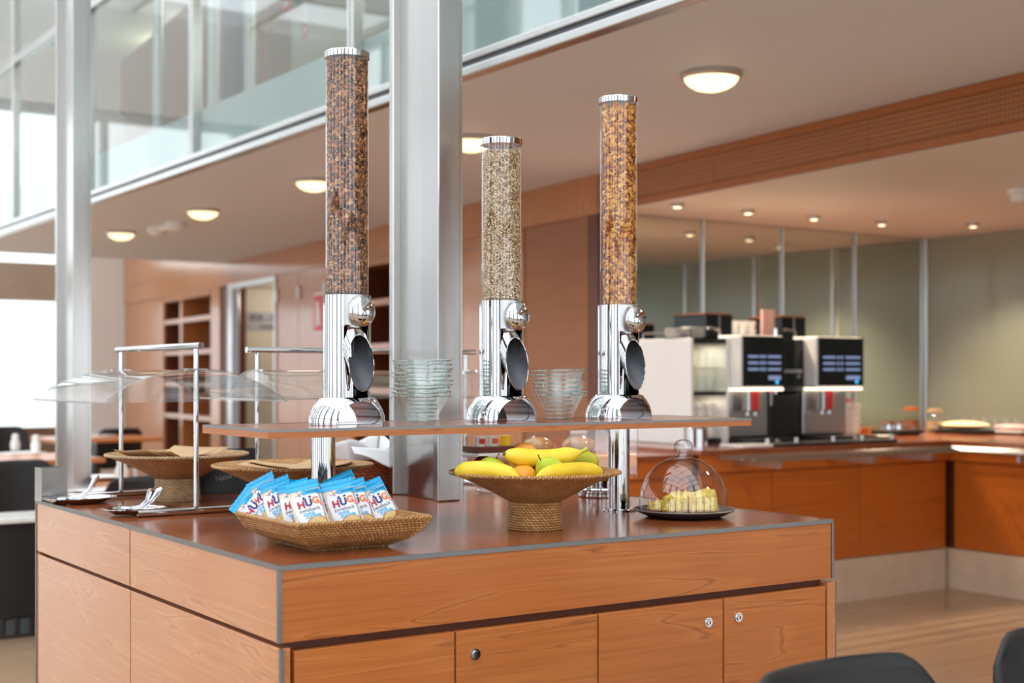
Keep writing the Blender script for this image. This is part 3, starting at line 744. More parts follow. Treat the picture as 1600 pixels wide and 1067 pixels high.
g = [plain('oat_shade', (120, 92, 62), .9), plain('oat_cream', (222, 200, 164), .8, var=.1, nscale=200), plain('oat_pale', (238, 222, 192), .8, var=.08, nscale=200), plain('oat_tan', (190, 154, 106), .8, var=.15, nscale=200), plain('oat_brown', (142, 104, 64), .8, var=.15, nscale=200), plain('oat_beige', (208, 180, 138), .8)]
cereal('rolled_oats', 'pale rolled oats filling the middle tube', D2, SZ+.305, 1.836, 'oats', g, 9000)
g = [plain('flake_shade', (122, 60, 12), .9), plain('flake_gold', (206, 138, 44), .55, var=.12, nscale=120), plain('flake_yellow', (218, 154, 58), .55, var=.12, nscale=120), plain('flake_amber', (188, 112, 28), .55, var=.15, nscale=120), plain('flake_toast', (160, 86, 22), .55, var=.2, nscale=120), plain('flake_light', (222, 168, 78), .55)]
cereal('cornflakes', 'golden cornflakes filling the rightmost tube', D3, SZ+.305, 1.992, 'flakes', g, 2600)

# ------------------------------------------------------------------ GLASS BOWL STACKS
def glass_bowl_mesh():
    pr = [(.0005, .005), (.030, .005), (.034, .001), (.0365, .004), (.044, .019), (.052, .035), (.060, .051), (.066, .0615), (.0715, .0622), (.0745, .0635), (.0750, .0645), (.0735, .0655), (.068, .0650)]
    m = MB().lathe(pr, 48)
    m.tube([(.0722*math.cos(2*PI*j/48), .0722*math.sin(2*PI*j/48), .0638) for j in range(48)], .0019, 6, mi=1, closed=True)
    m.tube([(.0345*math.cos(2*PI*j/40), .0345*math.sin(2*PI*j/40), .0028) for j in range(40)], .0022, 6, mi=1, closed=True)
    return m.mesh('glass_bowl', [M['bowl_glass'], M['bowl_rim']])
gbm = glass_bowl_mesh()
def bowl_stack(cx, cy, n, dz, who, seed, sc=1.0):
    rnd = random.Random(seed)
    for i in range(n):
        o = link('glass_bowl', gbm, None, (cx+rnd.uniform(-.002, .002), cy+rnd.uniform(-.002, .002), SZ+.001+i*dz))
        o.rotation_euler = (rnd.uniform(-.03, .03) if i else 0, rnd.uniform(-.03, .03) if i else 0, 0); o.scale = (sc, sc, sc)
        pos = 'lowest' if i == 0 else ('topmost' if i == n-1 else 'number %d from the bottom' % (i+1))
        tag(o, 'clear glass bowl, %s in the stack %s' % (pos, who), 'bowl', 'stacked glass bowls '+who)
q = ony(660, 650, .56); bowl_stack(q.x, q.y, 10, .0098, 'between granola and oats dispensers', 3)
q = ony(873, 650, .55); bowl_stack(q.x, q.y, 7, .0108, 'between oats and cornflakes dispensers', 5)

# ------------------------------------------------------------------ RATTAN BOWLS
def rattan_bowl(x, y, label, papers=None):
    t = thing('rattan_bowl', label, 'bowl', (x, y, ZT), 0, 'round rattan pedestal bowls')
    MB().lathe([(.063, .0), (.0655, .004), (.064, .03), (.063, .068)], 64).build('pedestal', M['rattan'] if papers is None or papers == 2 else M['rattan_lt'], t)
    MB().lathe([(.0005, .066), (.063, .066), (.078, .074), (.105, .089), (.14, .107), (.175, .122), (.200, .132), (.198, .137), (.172, .128), (.138, .113), (.10, .095), (.07, .082), (.0005, .078)], 72).build('bowl', M['rattan'], t)
    ring = [(.200*math.cos(2*PI*j/60), .200*math.sin(2*PI*j/60), .134) for j in range(60)]
    MB().tube(ring, .0042, 8, closed=True).build('rim', M['rattan_lt' if papers == 1 else 'rattan'], t)
    return t
FB = onz(836, 826, ZT)
rattan_bowl(FB.x, FB.y, 'round rattan pedestal bowl heaped with fruit')
BA = onz(277, 782, ZT); BB = onz(458, 727, ZT+.133)
rattan_bowl(BA.x, BA.y, 'round rattan pedestal bowl with pale foot holding kraft paper', 1)
rattan_bowl(BB.x, BB.y, 'round rattan bowl of kraft paper behind the snack basket', 2)
def sheet(x, y, z, w_, h_, rz, tilt, curl, label):
    Mx = Matrix.Translation((x, y, z)) @ Matrix.Rotation(rz, 4, 'Z') @ Matrix.Rotation(tilt, 4, 'X')
    o = MB().grid(lambda u, v: Mx @ Vector(((u-.5)*w_, (v-.5)*h_, curl*((u-.5)**2*4)+.4*curl*((v-.5)**2))), 12, 8).build('paper_sheet', M['paper'], None, solid=.0008)
    tag(o, label, 'paper', 'kraft paper sheets in the rattan bowls')
sheet(BA.x-.01, BA.y+.01, ZT+.118, .27, .20, .55, .0, .030, 'kraft paper sheet curling out of the pale footed rattan bowl')
sheet(BA.x-.03, BA.y-.03, ZT+.124, .24, .16, .15, -.06, .026, 'upper kraft paper sheet in the pale footed rattan bowl')
sheet(BB.x+.01, BB.y, ZT+.128, .27, .19, -.62, .0, .012, 'kraft paper sheet lying in the bowl behind the snack basket')
sheet(BB.x+.03, BB.y+.02, ZT+.118, .22, .17, .2, .05, .02, 'lower kraft paper sheet in the bowl behind the snack basket')

# ------------------------------------------------------------------ FRUIT
def fruit_mat(name, a, b_, c, sc=18, rough=.38, bump=.05):
    t = NT(name); s_ = t.bsdf(lin(a), rough, 0, .5, **{'Subsurface Weight': .08})
    s_.inputs['Subsurface Radius'].default_value = (.01, .006, .002)
    n1 = t.noise(t.coord('Object', (1, 1, 1)), sc, 4, .6); n2 = t.noise(t.coord('Object', (1, 1, 1)), sc*9, 2)
    t.l(t.mixc(t.ramp(n1, [(.32, lin(a)), (.52, lin(b_)), (.72, lin(c))]), t.ramp(n2, [(.4, lin(b_)), (.75, lin(c))]), .18), s_.inputs['Base Color'])
    if bump: t.bump(s_, n2, bump, .002)
    return t.m
MBAN = fruit_mat('banana_skin', (214, 176, 34), (236, 202, 40), (244, 214, 74), 9, .42, .02)
MBANG = fruit_mat('banana_green', (148, 156, 30), (190, 184, 40), (214, 200, 60), 9, .42, .02)
MTIP = plain('banana_tip', (92, 84, 30), .6, var=.3, nscale=60)
MGRN = fruit_mat('green_apple', (150, 178, 30), (184, 204, 50), (204, 214, 80), 16, .28, .02)
MORG = fruit_mat('orange_peel', (232, 140, 20), (244, 160, 30), (248, 176, 50), 30, .4, .35)
MPEA = fruit_mat('peach_skin', (222, 110, 50), (240, 164, 70), (246, 190, 96), 14, .5, .02)
MPLU = fruit_mat('plum_skin', (48, 14, 24), (76, 22, 34), (104, 40, 50), 14, .25, .02)
MSTEM = plain('stem_brown', (74, 54, 30), .7)
def banana(p0, p1, bend, rad, label, mat=None, flip=False, stem=True, up=(0, 0, 1)):
    p0 = Vector(p0); p1 = Vector(p1); ax = p1-p0; L = ax.length; e = ax.normalized(); u_ = Vector(up); u_ = (u_-e*u_.dot(e)).normalized()
    t = thing('banana', label, 'banana', p0, 0, 'bananas in the fruit bowl')
    N = 26; path = []; rr = []
    for i in range(N+1):
        s_ = i/N; path.append(e*(L*s_)+u_*(bend*4*s_*(1-s_)))
        k = min(1, (s_/.16))**.55 if s_ < .16 else (1 if s_ < .78 else max(.0, 1-((s_-.78)/.22)**1.7))
        rr.append(rad*(.30+.70*k) if s_ < .5 else rad*(.20+.80*k))
    MB().tube(path, rr, 14).build('peel', mat or MBAN, t)
    a = path[-1]; d = (path[-1]-path[-2]).normalized()
    if stem: MB().tube([a-d*.004, a+d*.008+u_*.001, a+d*.016+u_*.003], [rr[-1]*1.02, rad*.22, rad*.27], 8).build('stem', MBANG, t)
    a = path[0]; d = (path[0]-path[1]).normalized()
    MB().tube([a-d*.0025, a+d*.003, a+d*.005], [rr[0]*1.03, rr[0]*.8, rr[0]*.5], 8).build('blossom_end', MTIP, t)
    return t
def roundfruit(name, c, r, mat, label, cat, sz=.95, pear=False, stem=True, tilt=(0, 0, 0)):
    t = thing(name, label, cat, c, 0); t.rotation_euler = tilt
    m = MB(); n = 28; mm = 18; pr = []
    for i in range(mm+1):
        th = -PI/2+PI*i/mm; rr = math.cos(th)*r; z = math.sin(th)*r*sz
        if pear: z = z*1.12+(.012 if i > mm/2 else 0)*((i-mm/2)/(mm/2)); rr *= 1-.34*max(0, (i-mm*.55)/(mm*.45))**1.1*(1 if i < mm else 0)
        else: z -= .10*r*math.exp(-((rr/r)/.28)**2)*(1 if th > 0 else -1)
        pr.append((max(rr, .0004), z))
    m.lathe(pr, n).build('flesh', mat, t)
    if stem:
        z = pr[-1][1]; MB().tube([(0, 0, z-.003), (.001, 0, z+.008), (.004, .001, z+.016)], .0014, 6).build('stem', MSTEM, t)
    return t
fz = ZT+.133
def fp(x, y, d): return ond(x, y, d)
banana(fp(712, 738, 3.14), fp(812, 748, 3.06), .012, .0205, 'yellow banana lying along the left front rim of the fruit bowl')
banana(fp(940, 738, 3.16), fp(838, 746, 3.05), .010, .0185, 'speckled banana lying along the right front rim of the fruit bowl')
banana(fp(789, 709, 3.14), fp(908, 706, 3.20), -.013, .0210, 'long yellow banana lying across the top of the fruit heap')
banana(fp(932, 727, 3.30), fp(872, 727, 3.24), .016, .022, 'greenish banana behind the right end of the top banana', MBANG, stem=False)
roundfruit('green_apple', fp(768, 736, 3.20), .036, MGRN, 'yellow green apple left of the heap behind the front banana', 'apple', .92, tilt=(.2, .3, 0))
roundfruit('pear', fp(860, 738, 3.13), .034, MGRN, 'green pear in the middle between the front bananas', 'pear', 1.0, True, True, (.3, -.9, 0))
roundfruit('orange', fp(818, 746, 3.13), .031, MORG, 'orange in the middle of the fruit bowl below the top banana', 'orange', .97, stem=False)
roundfruit('peach', fp(820, 722, 3.22), .037, MPEA, 'blushing peach under the top banana', 'peach', .95, stem=False)
roundfruit('peach', fp(819, 710, 3.30), .032, MPEA, 'peach peeking out behind the top banana', 'peach', .95, stem=False)
roundfruit('plum', fp(755, 728, 3.30), .027, MPLU, 'dark plum behind the green apple', 'plum', .95, stem=False)
roundfruit('plum', fp(792, 742, 3.21), .024, MPLU, 'dark plum between the green apple and the orange', 'plum', .95, stem=False)
roundfruit('plum', fp(906, 738, 3.24), .026, MPLU, 'dark plum behind the right front banana', 'plum', .95, stem=False)
roundfruit('plum', fp(838, 735, 3.19), .025, fruit_mat('red_apple', (120, 26, 20), (150, 40, 24), (186, 70, 36)), 'red plum beside the peach in the middle of the heap', 'plum', .95, stem=False)

# ------------------------------------------------------------------ SNACK BASKET WITH RUSK PACKETS
sb = thing('snack_basket', 'square woven rattan basket full of rusk packets', 'basket', (.236, .246, ZT))
def sqring(hx, hy, z, n=10):
    P = []
    for (ax, ay, bx_, by) in ((-1, -1, 1, -1), (1, -1, 1, 1), (1, 1, -1, 1), (-1, 1, -1, -1)):
        for i in range(n):
            k = i/n; bow = 1-.0*(1-(2*k-1)**2)
            P.append(Vector(((ax+(bx_-ax)*k)*hx, (ay+(by-ay)*k)*hy, z)))
    return P
def basket_shell(prof, name, mat, par):
    m = MB(); rings = [sqring(*p) for p in prof]; N = len(rings[0]); vs_ = [v for r in rings for v in r]; fs = []; uv = []
    per = [0]
    for j in range(N): per.append(per[-1]+(rings[-1][(j+1) % N]-rings[-1][j]).length)
    L = [0]
    for i in range(1, len(prof)): L.append(L[-1]+math.hypot(prof[i][0]-prof[i-1][0], prof[i][2]-prof[i-1][2]))
    for i in range(len(rings)-1):
        for j in range(N):
            fs.append((i*N+j, i*N+(j+1) % N, (i+1)*N+(j+1) % N, (i+1)*N+j)); uv.append(((per[j], L[i]), (per[j+1], L[i]), (per[j+1], L[i+1]), (per[j], L[i+1])))
    m.add(vs_, fs, 0, False, uv); return m.build(name, mat, par, solid=.006)
pf = [(.084, .092, .006), (.092, .100, .010), (.118, .122, .022), (.138, .138, .038), (.149, .148, .057), (.152, .150, .062)]
basket_shell(pf, 'basket_wall', M['rattan'], sb)
B(-.090, .090, -.098, .098, .004, .010).build('basket_floor', M['rattan'], sb)
MB().tube(sqring(.082, .090, .004), .0042, 6, closed=True).build('foot_ring', M['rattan'], sb)
MB().tube(sqring(.153, .151, .063), .0048, 8, closed=True).build('rim', M['rattan'], sb)
for sx in (-1, 1):
    for sy in (-1, 1):
        MB().tube([(sx*p[0]*1.012, sy*p[1]*1.012, p[2]) for p in pf], .004, 6).build('corner_cord', M['rattan'], sb)

PWD, PHT, PTH = .070, .098, .017
def pz_(u, v):                                # bulge of the packet front at u,v in -1..1
    return PTH*.5*max(0, (1-abs(u)**2.6))**.7*max(0, (1-abs(v)**4))**.8
def packet_shell(sgn):
    return lambda a, b_: Vector(((a-.5)*PWD*(1-.05*math.sin(PI*b_)), (b_-.5)*PHT, sgn*(pz_(2*a-1, 2*b_-1)+.0003)+.0012*math.sin(9*a+3*b_)*(1-abs(2*b_-1))*.5))
def on_front(x, y, e=.0009):
    u = max(-1, min(1, 2*x/PWD)); v = max(-1, min(1, 2*y/PHT))
    a, b_ = (u+1)/2, (v+1)/2
    return Vector((x, y, pz_(u, v)+.0003+.0012*math.sin(9*a+3*b_)*(1-abs(v))*.5+e))
PKC = plain('packet_cream', (226, 200, 178), .35, var=.04, nscale=60); PKB = plain('packet_blue', (14, 160, 214), .3, var=.08, nscale=60)
PKW = plain('packet_white', (226, 228, 234), .35, var=.02, nscale=60); RUSK = plain('rusk', (222, 190, 130), .8, var=.12, nscale=300); CRUST = plain('rusk_crust', (178, 112, 50), .7)
PRED = plain('print_red', (176, 24, 60), .5); PNAV = plain('print_navy', (22, 44, 130), .5); POR = plain('print_orange', (226, 124, 26), .5); PINK = plain('print_ink', (40, 40, 48), .5); PSW = plain('print_scarlet', (224, 34, 34), .5); PLB = plain('print_sky', (40, 170, 216), .5); PTW = plain('twine', (150, 128, 100), .8)
def patch(poly, mat, name, par, e, sub=3):
    bm = bmesh.new(); vs_ = [bm.verts.new((x, y, 0)) for x, y in poly]; bm.faces.new(vs_)
    bmesh.ops.triangulate(bm, faces=bm.faces[:])
    for _ in range(sub): bmesh.ops.subdivide_edges(bm, edges=[ed for ed in bm.edges if ed.calc_length() > .006], cuts=1, use_grid_fill=True)
    bmesh.ops.triangulate(bm, faces=bm.faces[:])
    for v in bm.verts: v.co = on_front(v.co.x, v.co.y, e)
    me = bpy.data.meshes.new(name); bm.to_mesh(me); bm.free(); me.materials.append(mat)
    for p_ in me.polygons: p_.use_smooth = True
    return link(name, me, par)
def ptext(body, size, x, y, mat, name, par, e=.0016, bold=0., sx=1.0):
    vs_, fs = text_geo(body, size, bold)
    return MB().add([on_front(x+v.x*sx, y+v.y, e) for v in vs_], fs).build(name, mat, par)
def make_packet():
    t = thing('rusk_packet', 'x', 'snack packet')
    w_ = MB().grid(packet_shell(1), 12, 14); w_.grid(lambda a, b_: packet_shell(-1)(1-a, b_), 12, 14); w_.build('wrapper', PKC, t)
    h = PHT/2
    sl_ = MB().grid(lambda a, b_: Vector(((a-.5)*PWD*1.0, h-.003+b_*.014, .0010*math.sin(a*40)*b_)), 30, 2); sl_.build('top_seal', PKB, t, solid=.0012)
    patch([(-.035, h), (-.035, h-.010), (0, h-.012), (.035, h-.010), (.035, h)], PKB, 'blue_top', t, .0007)
    MB().grid(lambda a, b_: Vector(((a-.5)*PWD, -h+.003-b_*.009, .0010*math.sin(a*40)*b_)), 30, 2).build('bottom_seal', PKB, t, solid=.0012)
    patch([(-.031, .018), (-.027, .030), (-.012, .032), (.020, .032), (.026, .018), (.027, -.020), (.020, -.040), (-.018, -.040), (-.028, -.025)], PKW, 'white_jar_print', t, .0010)
    patch([(-.008, .031), (-.004, .036), (.033, .036), (.033, .025), (-.005, .025)], PKB, 'tag_print', t, .0014)
    ptext('WENIGER', .006, .015, .0305, PINK, 'tag_lettering', t, .0019)
    for d_ in ((-.016, .036, -.010, .022), (-.022, .027, -.004, .030), (-.016, .023, -.008, .033)):
        MB().tube([on_front(d_[0], d_[1], .0018), on_front((d_[0]+d_[2])/2, (d_[1]+d_[3])/2, .0018), on_front(d_[2], d_[3], .0018)], .0005, 5).build('twine_print', PTW, t)
    ptext('H', .021, -.0145, .0045, PRED, 'letter_h', t, bold=.0012); ptext('U', .021, .0015, .0060, PNAV, 'letter_u', t, bold=.0012); ptext('G', .021, .0170, .0085, POR, 'letter_g', t, bold=.0010)
    patch([(-.010, .015), (-.007, .021), (-.003, .022), (-.004, .018), (.000, .015)], PNAV, 'emblem', t, .0016, 0); patch([(.003, .017), (.005, .021), (.008, .022), (.011, .019), (.008, .017)], PNAV, 'emblem', t, .0016, 0)
    ptext('zwieback', .0125, -.000, -.0085, PINK, 'lettering', t, sx=.95)
    ptext('OHNE', .0085, -.004, -.0175, PLB, 'lettering_blue', t, bold=.0003); ptext('ZUCKER', .0085, .004, -.0245, PLB, 'lettering_blue', t, bold=.0003)
    patch([(.0275, .024), (.0290, .024), (.0300, -.038), (.0285, -.038)], PKB, 'blue_stripe', t, .0012)
    sw = patch([(.0245, .0035), (.0315, .0035), (.0315, -.0035), (.0245, -.0035)], PSW, 'swiss_square', t, .0018, 0)
    for bx_ in ((.0272, .0288, -.0023, .0023), (.0257, .0303, -.0007, .0007)): patch([(bx_[0], bx_[2]), (bx_[1], bx_[2]), (bx_[1], bx_[3]), (bx_[0], bx_[3])], PKW, 'white_cross', sw, .0024, 0)
    cr = [(.008+.0235*math.cos(a), -.046+.0215*math.sin(a)) for a in [PI*i/14 for i in range(15)]]
    patch(cr, CRUST, 'rusk_print_crust', t, .0014); patch([(.008+(x-.008)*.91, -.046+(y+.046)*.91) for x, y in cr], RUSK, 'rusk_print', t, .0020)
    return t
pk0 = make_packet(); used = [False]
def packet(x, y, d, yaw, lean, roll, label):
    o = pk0 if not used[0] else copy_tree(pk0); used[0] = True
    mt = Matrix.Translation(ond(x, y, d)) @ Matrix.Rotation(yaw, 4, 'Z') @ Matrix.Rotation(PI/2-lean, 4, 'X') @ Matrix.Rotation(roll, 4, 'Z')
    o.matrix_world = mt; o.location = mt.to_translation(); o.rotation_euler = mt.to_euler()
    tag(o, label, 'snack packet', 'rusk packets in the square basket')
r_ = math.radians
packet(482, 793, 2.83, r_(-22), r_(28), r_(14), 'rusk packet facing front, left of the two middle ones')
packet(536, 791, 2.88, r_(-22), r_(26), r_(13), 'rusk packet facing front right below the chrome pole')
packet(556, 790, 2.97, r_(-22), r_(26), r_(14), 'rusk packet tucked behind the middle packet, to its right')
packet(592, 788, 3.00, r_(-14), r_(30), r_(22), 'rightmost rusk packet in the square basket')
packet(505, 806, 2.93, r_(-20), r_(20), r_(10), 'rusk packet sunk between the two middle ones')
packet(463, 793, 2.90, r_(-48), r_(22), r_(18), 'rusk packet turned left, behind the left middle one')
packet(436, 788, 2.93, r_(-54), r_(22), r_(25), 'rusk packet turned left, third from the left')
packet(414, 783, 2.955, r_(-60), r_(22), r_(30), 'rusk packet turned left, second from the left')
packet(403, 796, 2.955, r_(-50), r_(26), r_(62), 'rusk packet lying low at the left rim of the basket')
packet(545, 779, 3.05, r_(-20), r_(20), r_(24), 'rusk packet at the back with only its blue top showing')
packet(440, 789, 3.02, r_(-40), r_(22), r_(-4), 'rusk packet at the back left with only its blue top showing')

# ------------------------------------------------------------------ CAKE UNDER GLASS DOME
CK = onz(1069, 807, ZT)
t = thing('serving_plate', 'black slate coloured plate under the glass cake dome', 'plate', CK)
MB().lathe([(.0005, .003), (.085, .0), (.095, .002), (.128, .017), (.130, .020), (.124, .0185), (.09, .008), (.0005, .008)], 64).build('dish', plain('plate_black', (44, 44, 48), .35), t)
MB().lathe([(.1285, .0178), (.1305, .0200), (.129, .0215), (.1265, .0198)], 64).build('rim', plain('plate_rim', (120, 118, 112), .4), t)
t = thing('cake_dome', 'clear glass cake dome with round knob', 'cake dome', (CK.x-.003, CK.y, ZT+.012))
MB().lathe([(.1105, 0), (.1125, .002), (.1120, .040), (.106, .066), (.094, .092), (.074, .116), (.048, .132), (.022, .139), (.0005, .140)], 64).build('dome', M['dome_glass'], t)
MB().tube([(.1118*math.cos(2*PI*j/64), .1118*math.sin(2*PI*j/64), .002) for j in range(64)], .0016, 8, closed=True).build('rim', M['dome_glass'], t)
MB().lathe([(.024, .139), (.0185, .144), (.0175, .150), (.022, .155), (.0245, .163), (.0235, .173), (.018, .181), (.008, .185), (.0005, .1855)], 40).build('knob', clear('knob_glass', (.9, .9, .9, 1), (.36, .37, .37, 1), ior=2.2), t)
CKM = NT('sponge_cake'); b_ = CKM.bsdf(lin((236, 204, 96)), .9)
n_ = CKM.noise(CKM.coord('Object', (1, 1, 1)), 90, 4, .7); CKM.l(CKM.ramp(n_, [(.3, lin((196, 150, 50))), (.5, lin((240, 206, 92))), (.75, lin((250, 226, 130)))]), b_.inputs['Base Color']); CKM.bump(b_, n_, .8, .004)
CRM = plain('cake_crust', (150, 92, 36), .8, var=.2, nscale=60)
def cake(x, y, d, sx, sy, sz, rz, label, ry=0):
    p = ond(x, y, d); t = thing('cake_piece', label, 'cake', (p.x, p.y, ZT+.0125), rz, 'cake pieces under the dome')
    rnd = random.Random(int(x)); bm = bmesh.new(); bmesh.ops.create_cube(bm, size=1)
    bmesh.ops.subdivide_edges(bm, edges=bm.edges[:], cuts=4, use_grid_fill=True)
    for v in bm.verts:
        v.co = Vector((v.co.x*sx*(1-.18*(v.co.z+.5)), v.co.y*sy*(1-.1*(v.co.z+.5)), (v.co.z+.5)*sz*(1+.25*v.co.x)))+Vector((rnd.uniform(-1, 1), rnd.uniform(-1, 1), rnd.uniform(-.5, .5) if v.co.z > -.4 else 0))*.0025
    me = bpy.data.meshes.new('crumb'); bm.to_mesh(me); bm.free(); me.materials.append(CKM.m)
    for p_ in me.polygons: p_.use_smooth = True
    link('crumb', me, t)
    B(-sx*.505, sx*.505, -sy*.505, sy*.505, -.001, .006).build('crust', CRM, t, bevel=.002)
cake(1095, 800, 3.50, .070, .055, .052, -.3, 'tall yellow cake piece at the right under the dome')
cake(1058, 800, 3.50, .062, .055, .045, .35, 'yellow cake piece in the middle under the dome')
cake(1030, 800, 3.53, .045, .050, .024, .1, 'low yellow cake piece at the left under the dome')

# ------------------------------------------------------------------ SNEEZE GUARDS
def guard(loc, rz, span, label, hw=.25):
    t = thing('sneeze_guard', label, 'sneeze guard', loc, rz, 'sneeze guards over the buffet')
    for y in (0, span):
        MB().cyl((-.155, y, .0096), (.145, y, .0096), .009, n=20).build('base_rod', M['chrome'], t)
        MB().cyl((0, y, .019), (0, y, .430), .0066, n=20).build('post', M['chrome'], t)
        MB().cyl((-.03, y, .374), (.03, y, .374), .005, n=12).build('hood_clip', M['chrome'], t)
    MB().cyl((0, -.035, .438), (0, span+.035, .438), .0088, n=24).build('top_rail', M['chrome'], t)
    sag = .085; R = (hw*hw+sag*sag)/(2*sag); a = math.asin(hw/R)
    arc = lambda u: ((R*math.sin((2*u-1)*a)), .377-R+R*math.cos((2*u-1)*a))
    m = MB().grid(lambda u, v: Vector((arc(u)[0], -.01+v*(span+.02), arc(u)[1])), 28, 2)
    m.build('hood', M['acrylic'], t)
    for y in (-.012, span+.012):
        pts = [arc(i/24) for i in range(25)]
        MB().add([(p[0], y, p[1]) for p in pts], [tuple(range(25))]).build('hood_end', M['acrylic'], t)
        MB().tube([(p[0], y, p[1]) for p in pts], .003, 6).build('hood_edge', M['acr_edge'], t)
    for s_ in (0, 1):
        p = arc(s_); MB().tube([(p[0], -.012, p[1]), (p[0], span+.012, p[1])], .003, 6).build('hood_edge', M['acr_edge'], t)
    return t
M['acr_edge'] = clear('acrylic_edge', (.86, .88, .88, 1), (.5, .52, .52, 1), ior=1.9)
guard((.232, 1.02, ZT), 0, .60, 'clear arched sneeze guard at the left end of the island')
g2a = ony(402, 600, 1.47); g2b = ony(728, 600, 1.47)
guard((g2b.x, 1.47, ZT), PI/2, g2b.x-g2a.x, 'clear arched sneeze guard along the back of the island', .20)

# ------------------------------------------------------------------ STEEL PLATES WITH TONGS, CUTLERY BOX
def oval_plate(p, rz, label):
    t = thing('steel_platter', label, 'platter', p, rz, 'oval steel platters')
    MB().lathe([(.0005, .003), (.075, .003), (.088, .010), (.100, .0145), (.1035, .016), (.1035, .0175), (.099, .0165), (.086, .012), (.073, .006), (.0005, .006)], 56, sx=1.0, sy=.72).build('dish', M['chrome'], t)
def tongs(p, rz, label, h=.06, open_=.018):
    t = thing('serving_tongs', label, 'tongs', p, rz, 'serving tongs on the platters')
    for s_ in (-1, 1):
        MB().tube([(s_*.004, .055, .006), (s_*.006, .02, .012), (s_*.010, -.005, .028), (s_*(open_-.004), -.022, h-.008), (s_*open_, -.030, h)], [.004, .0055, .006, .0085, .003], 10, flat=.5, up=(1, 0, 0)).build('arm', M['chrome'], t)
        MB().sphere((s_*.006, .066, .007), .016, 14, 8, sx=.7, sy=1.1, sz=.3).build('spoon_end', M['chrome'], t)
q = onz(222, 803, ZT); oval_plate(q, -.1, 'oval steel platter nearest the counter edge beside the base rod'); tongs((q.x+.01, q.y-.015, ZT+.007), .5, 'chrome serving tongs standing open on the near platter', .062, .020)
q = onz(124, 786, ZT); oval_plate(q, -.1, 'oval steel platter at the far left corner of the counter'); tongs((q.x+.02, q.y-.01, ZT+.007), 1.2, 'chrome serving tongs tilted on the far platter', .07, .012)
q = onz(78, 782, ZT); bx_ = thing('steel_container', 'open square steel container at the far corner of the counter', 'container', (q.x+.0, CY1-.06, ZT+.0008))
w2, h2 = .036, .095
MB().box(-w2, w2, -w2, w2, 0, .002).build('bottom', M['satin'], bx_)
for (a, b2, c, d) in ((-w2, w2, -w2, -w2+.002), (-w2, w2, w2-.002, w2), (-w2, -w2+.002, -w2+.002, w2-.002), (w2-.002, w2, -w2+.002, w2-.002)):
    B(a, b2, c, d, .002, h2).build('side', M['white_metal'], bx_)

# ------------------------------------------------------------------ BREAD BASKET, BLACK BAG
q = ony(568, 760, 1.38)
t = thing('bread_basket', 'reddish wicker bread basket lined with a white napkin', 'basket', (q.x, q.y, ZT), 0)
m = basket_shell([(.075, .075, .002), (.090, .085, .045), (.104, .098, .098)], 'wicker_wall', M['wicker'], t)
B(-.075, .075, -.075, .075, .001, .006).build('wicker_floor', M['wicker'], t)
MB().tube(sqring(.105, .099, .100), .007, 6, closed=True).build('rim', M['wicker'], t)
rn = random.Random(3)
nap = thing('white_napkin', 'white paper napkin draped over the bread basket behind the shelf', 'napkin', (q.x, q.y, ZT))
def napside(P, Q, h0, h1, peak):
    P = Vector(P); Q = Vector(Q)
    def f(u, v):
        b = P+(Q-P)*u; out = Vector((b.x, b.y)).normalized()*(.03*v)
        return Vector((b.x+out.x+.004*math.sin(8*u), b.y+out.y, .085+v*(h0+(h1-h0)*u+peak*math.sin(PI*u)**2)+.003*math.sin(11*u)*v))
    return f
c_ = [(-.088, -.082), (.088, -.082), (.088, .082), (-.088, .082)]; hh = [.085, .065, .090, .075]
nm_ = MB()
for k in range(4): nm_.grid(napside(c_[k], c_[(k+1) % 4], hh[k], hh[(k+1) % 4], -.022), 14, 6)
nm_.build('cloth', M['napkin'], nap, solid=.0015)
MB().grid(lambda u, v: Vector((.118+.035*v+.006*math.sin(7*u), -.10+.19*u, .118-(.098-.03*abs(2*u-1))*v+.008*math.sin(6*u)*v)), 14, 8).build('hanging_corner', M['napkin'], nap, solid=.0015)
MB().grid(lambda u, v: Vector((-.10+.23*u, -.112-.02*v, .148-.02*u-(.02+.06*u)*v+.004*math.sin(9*u)*v)), 16, 6).build('front_fold', M['napkin'], nap, solid=.0015)
q = ony(352, 745, 1.60)
t = thing('black_bag', 'black printed bag with red ribbon lying behind the rattan bowls', 'bag', (q.x, 1.58, ZT+.0008), .0)
def bagf(sg): return lambda u, v: Vector(((u-.5)*.20, sg*.028*(1-(2*u-1)**4)*(1-v*.75), v*(.135 if u > .3 else .10+.1*u)))
m = MB().grid(bagf(-1), 16, 8); m.grid(lambda u, v: bagf(1)(1-u, v), 16, 8); m.build('pouch', M['black'], t)
vs_, fs = text_geo('Nature', .024, .0003)
Rt = Matrix.Rotation(r_(12), 4, 'Y').inverted()
MB().add([Vector((-.018+v.x*math.cos(.2)-v.y*math.sin(.2), -.031, .052+v.x*math.sin(.2)+v.y*math.cos(.2))) for v in vs_], fs).build('lettering', plain('print_grey', (150, 148, 146), .7), t)
MB().sphere((.062, -.034, .062), .013, 12, 8, sx=1.6, sy=.6).build('ribbon_bow', M['red'], t); MB().sphere((.088, -.034, .064), .012, 12, 8, sx=1.4, sy=.6).build('ribbon_bow', M['red'], t)

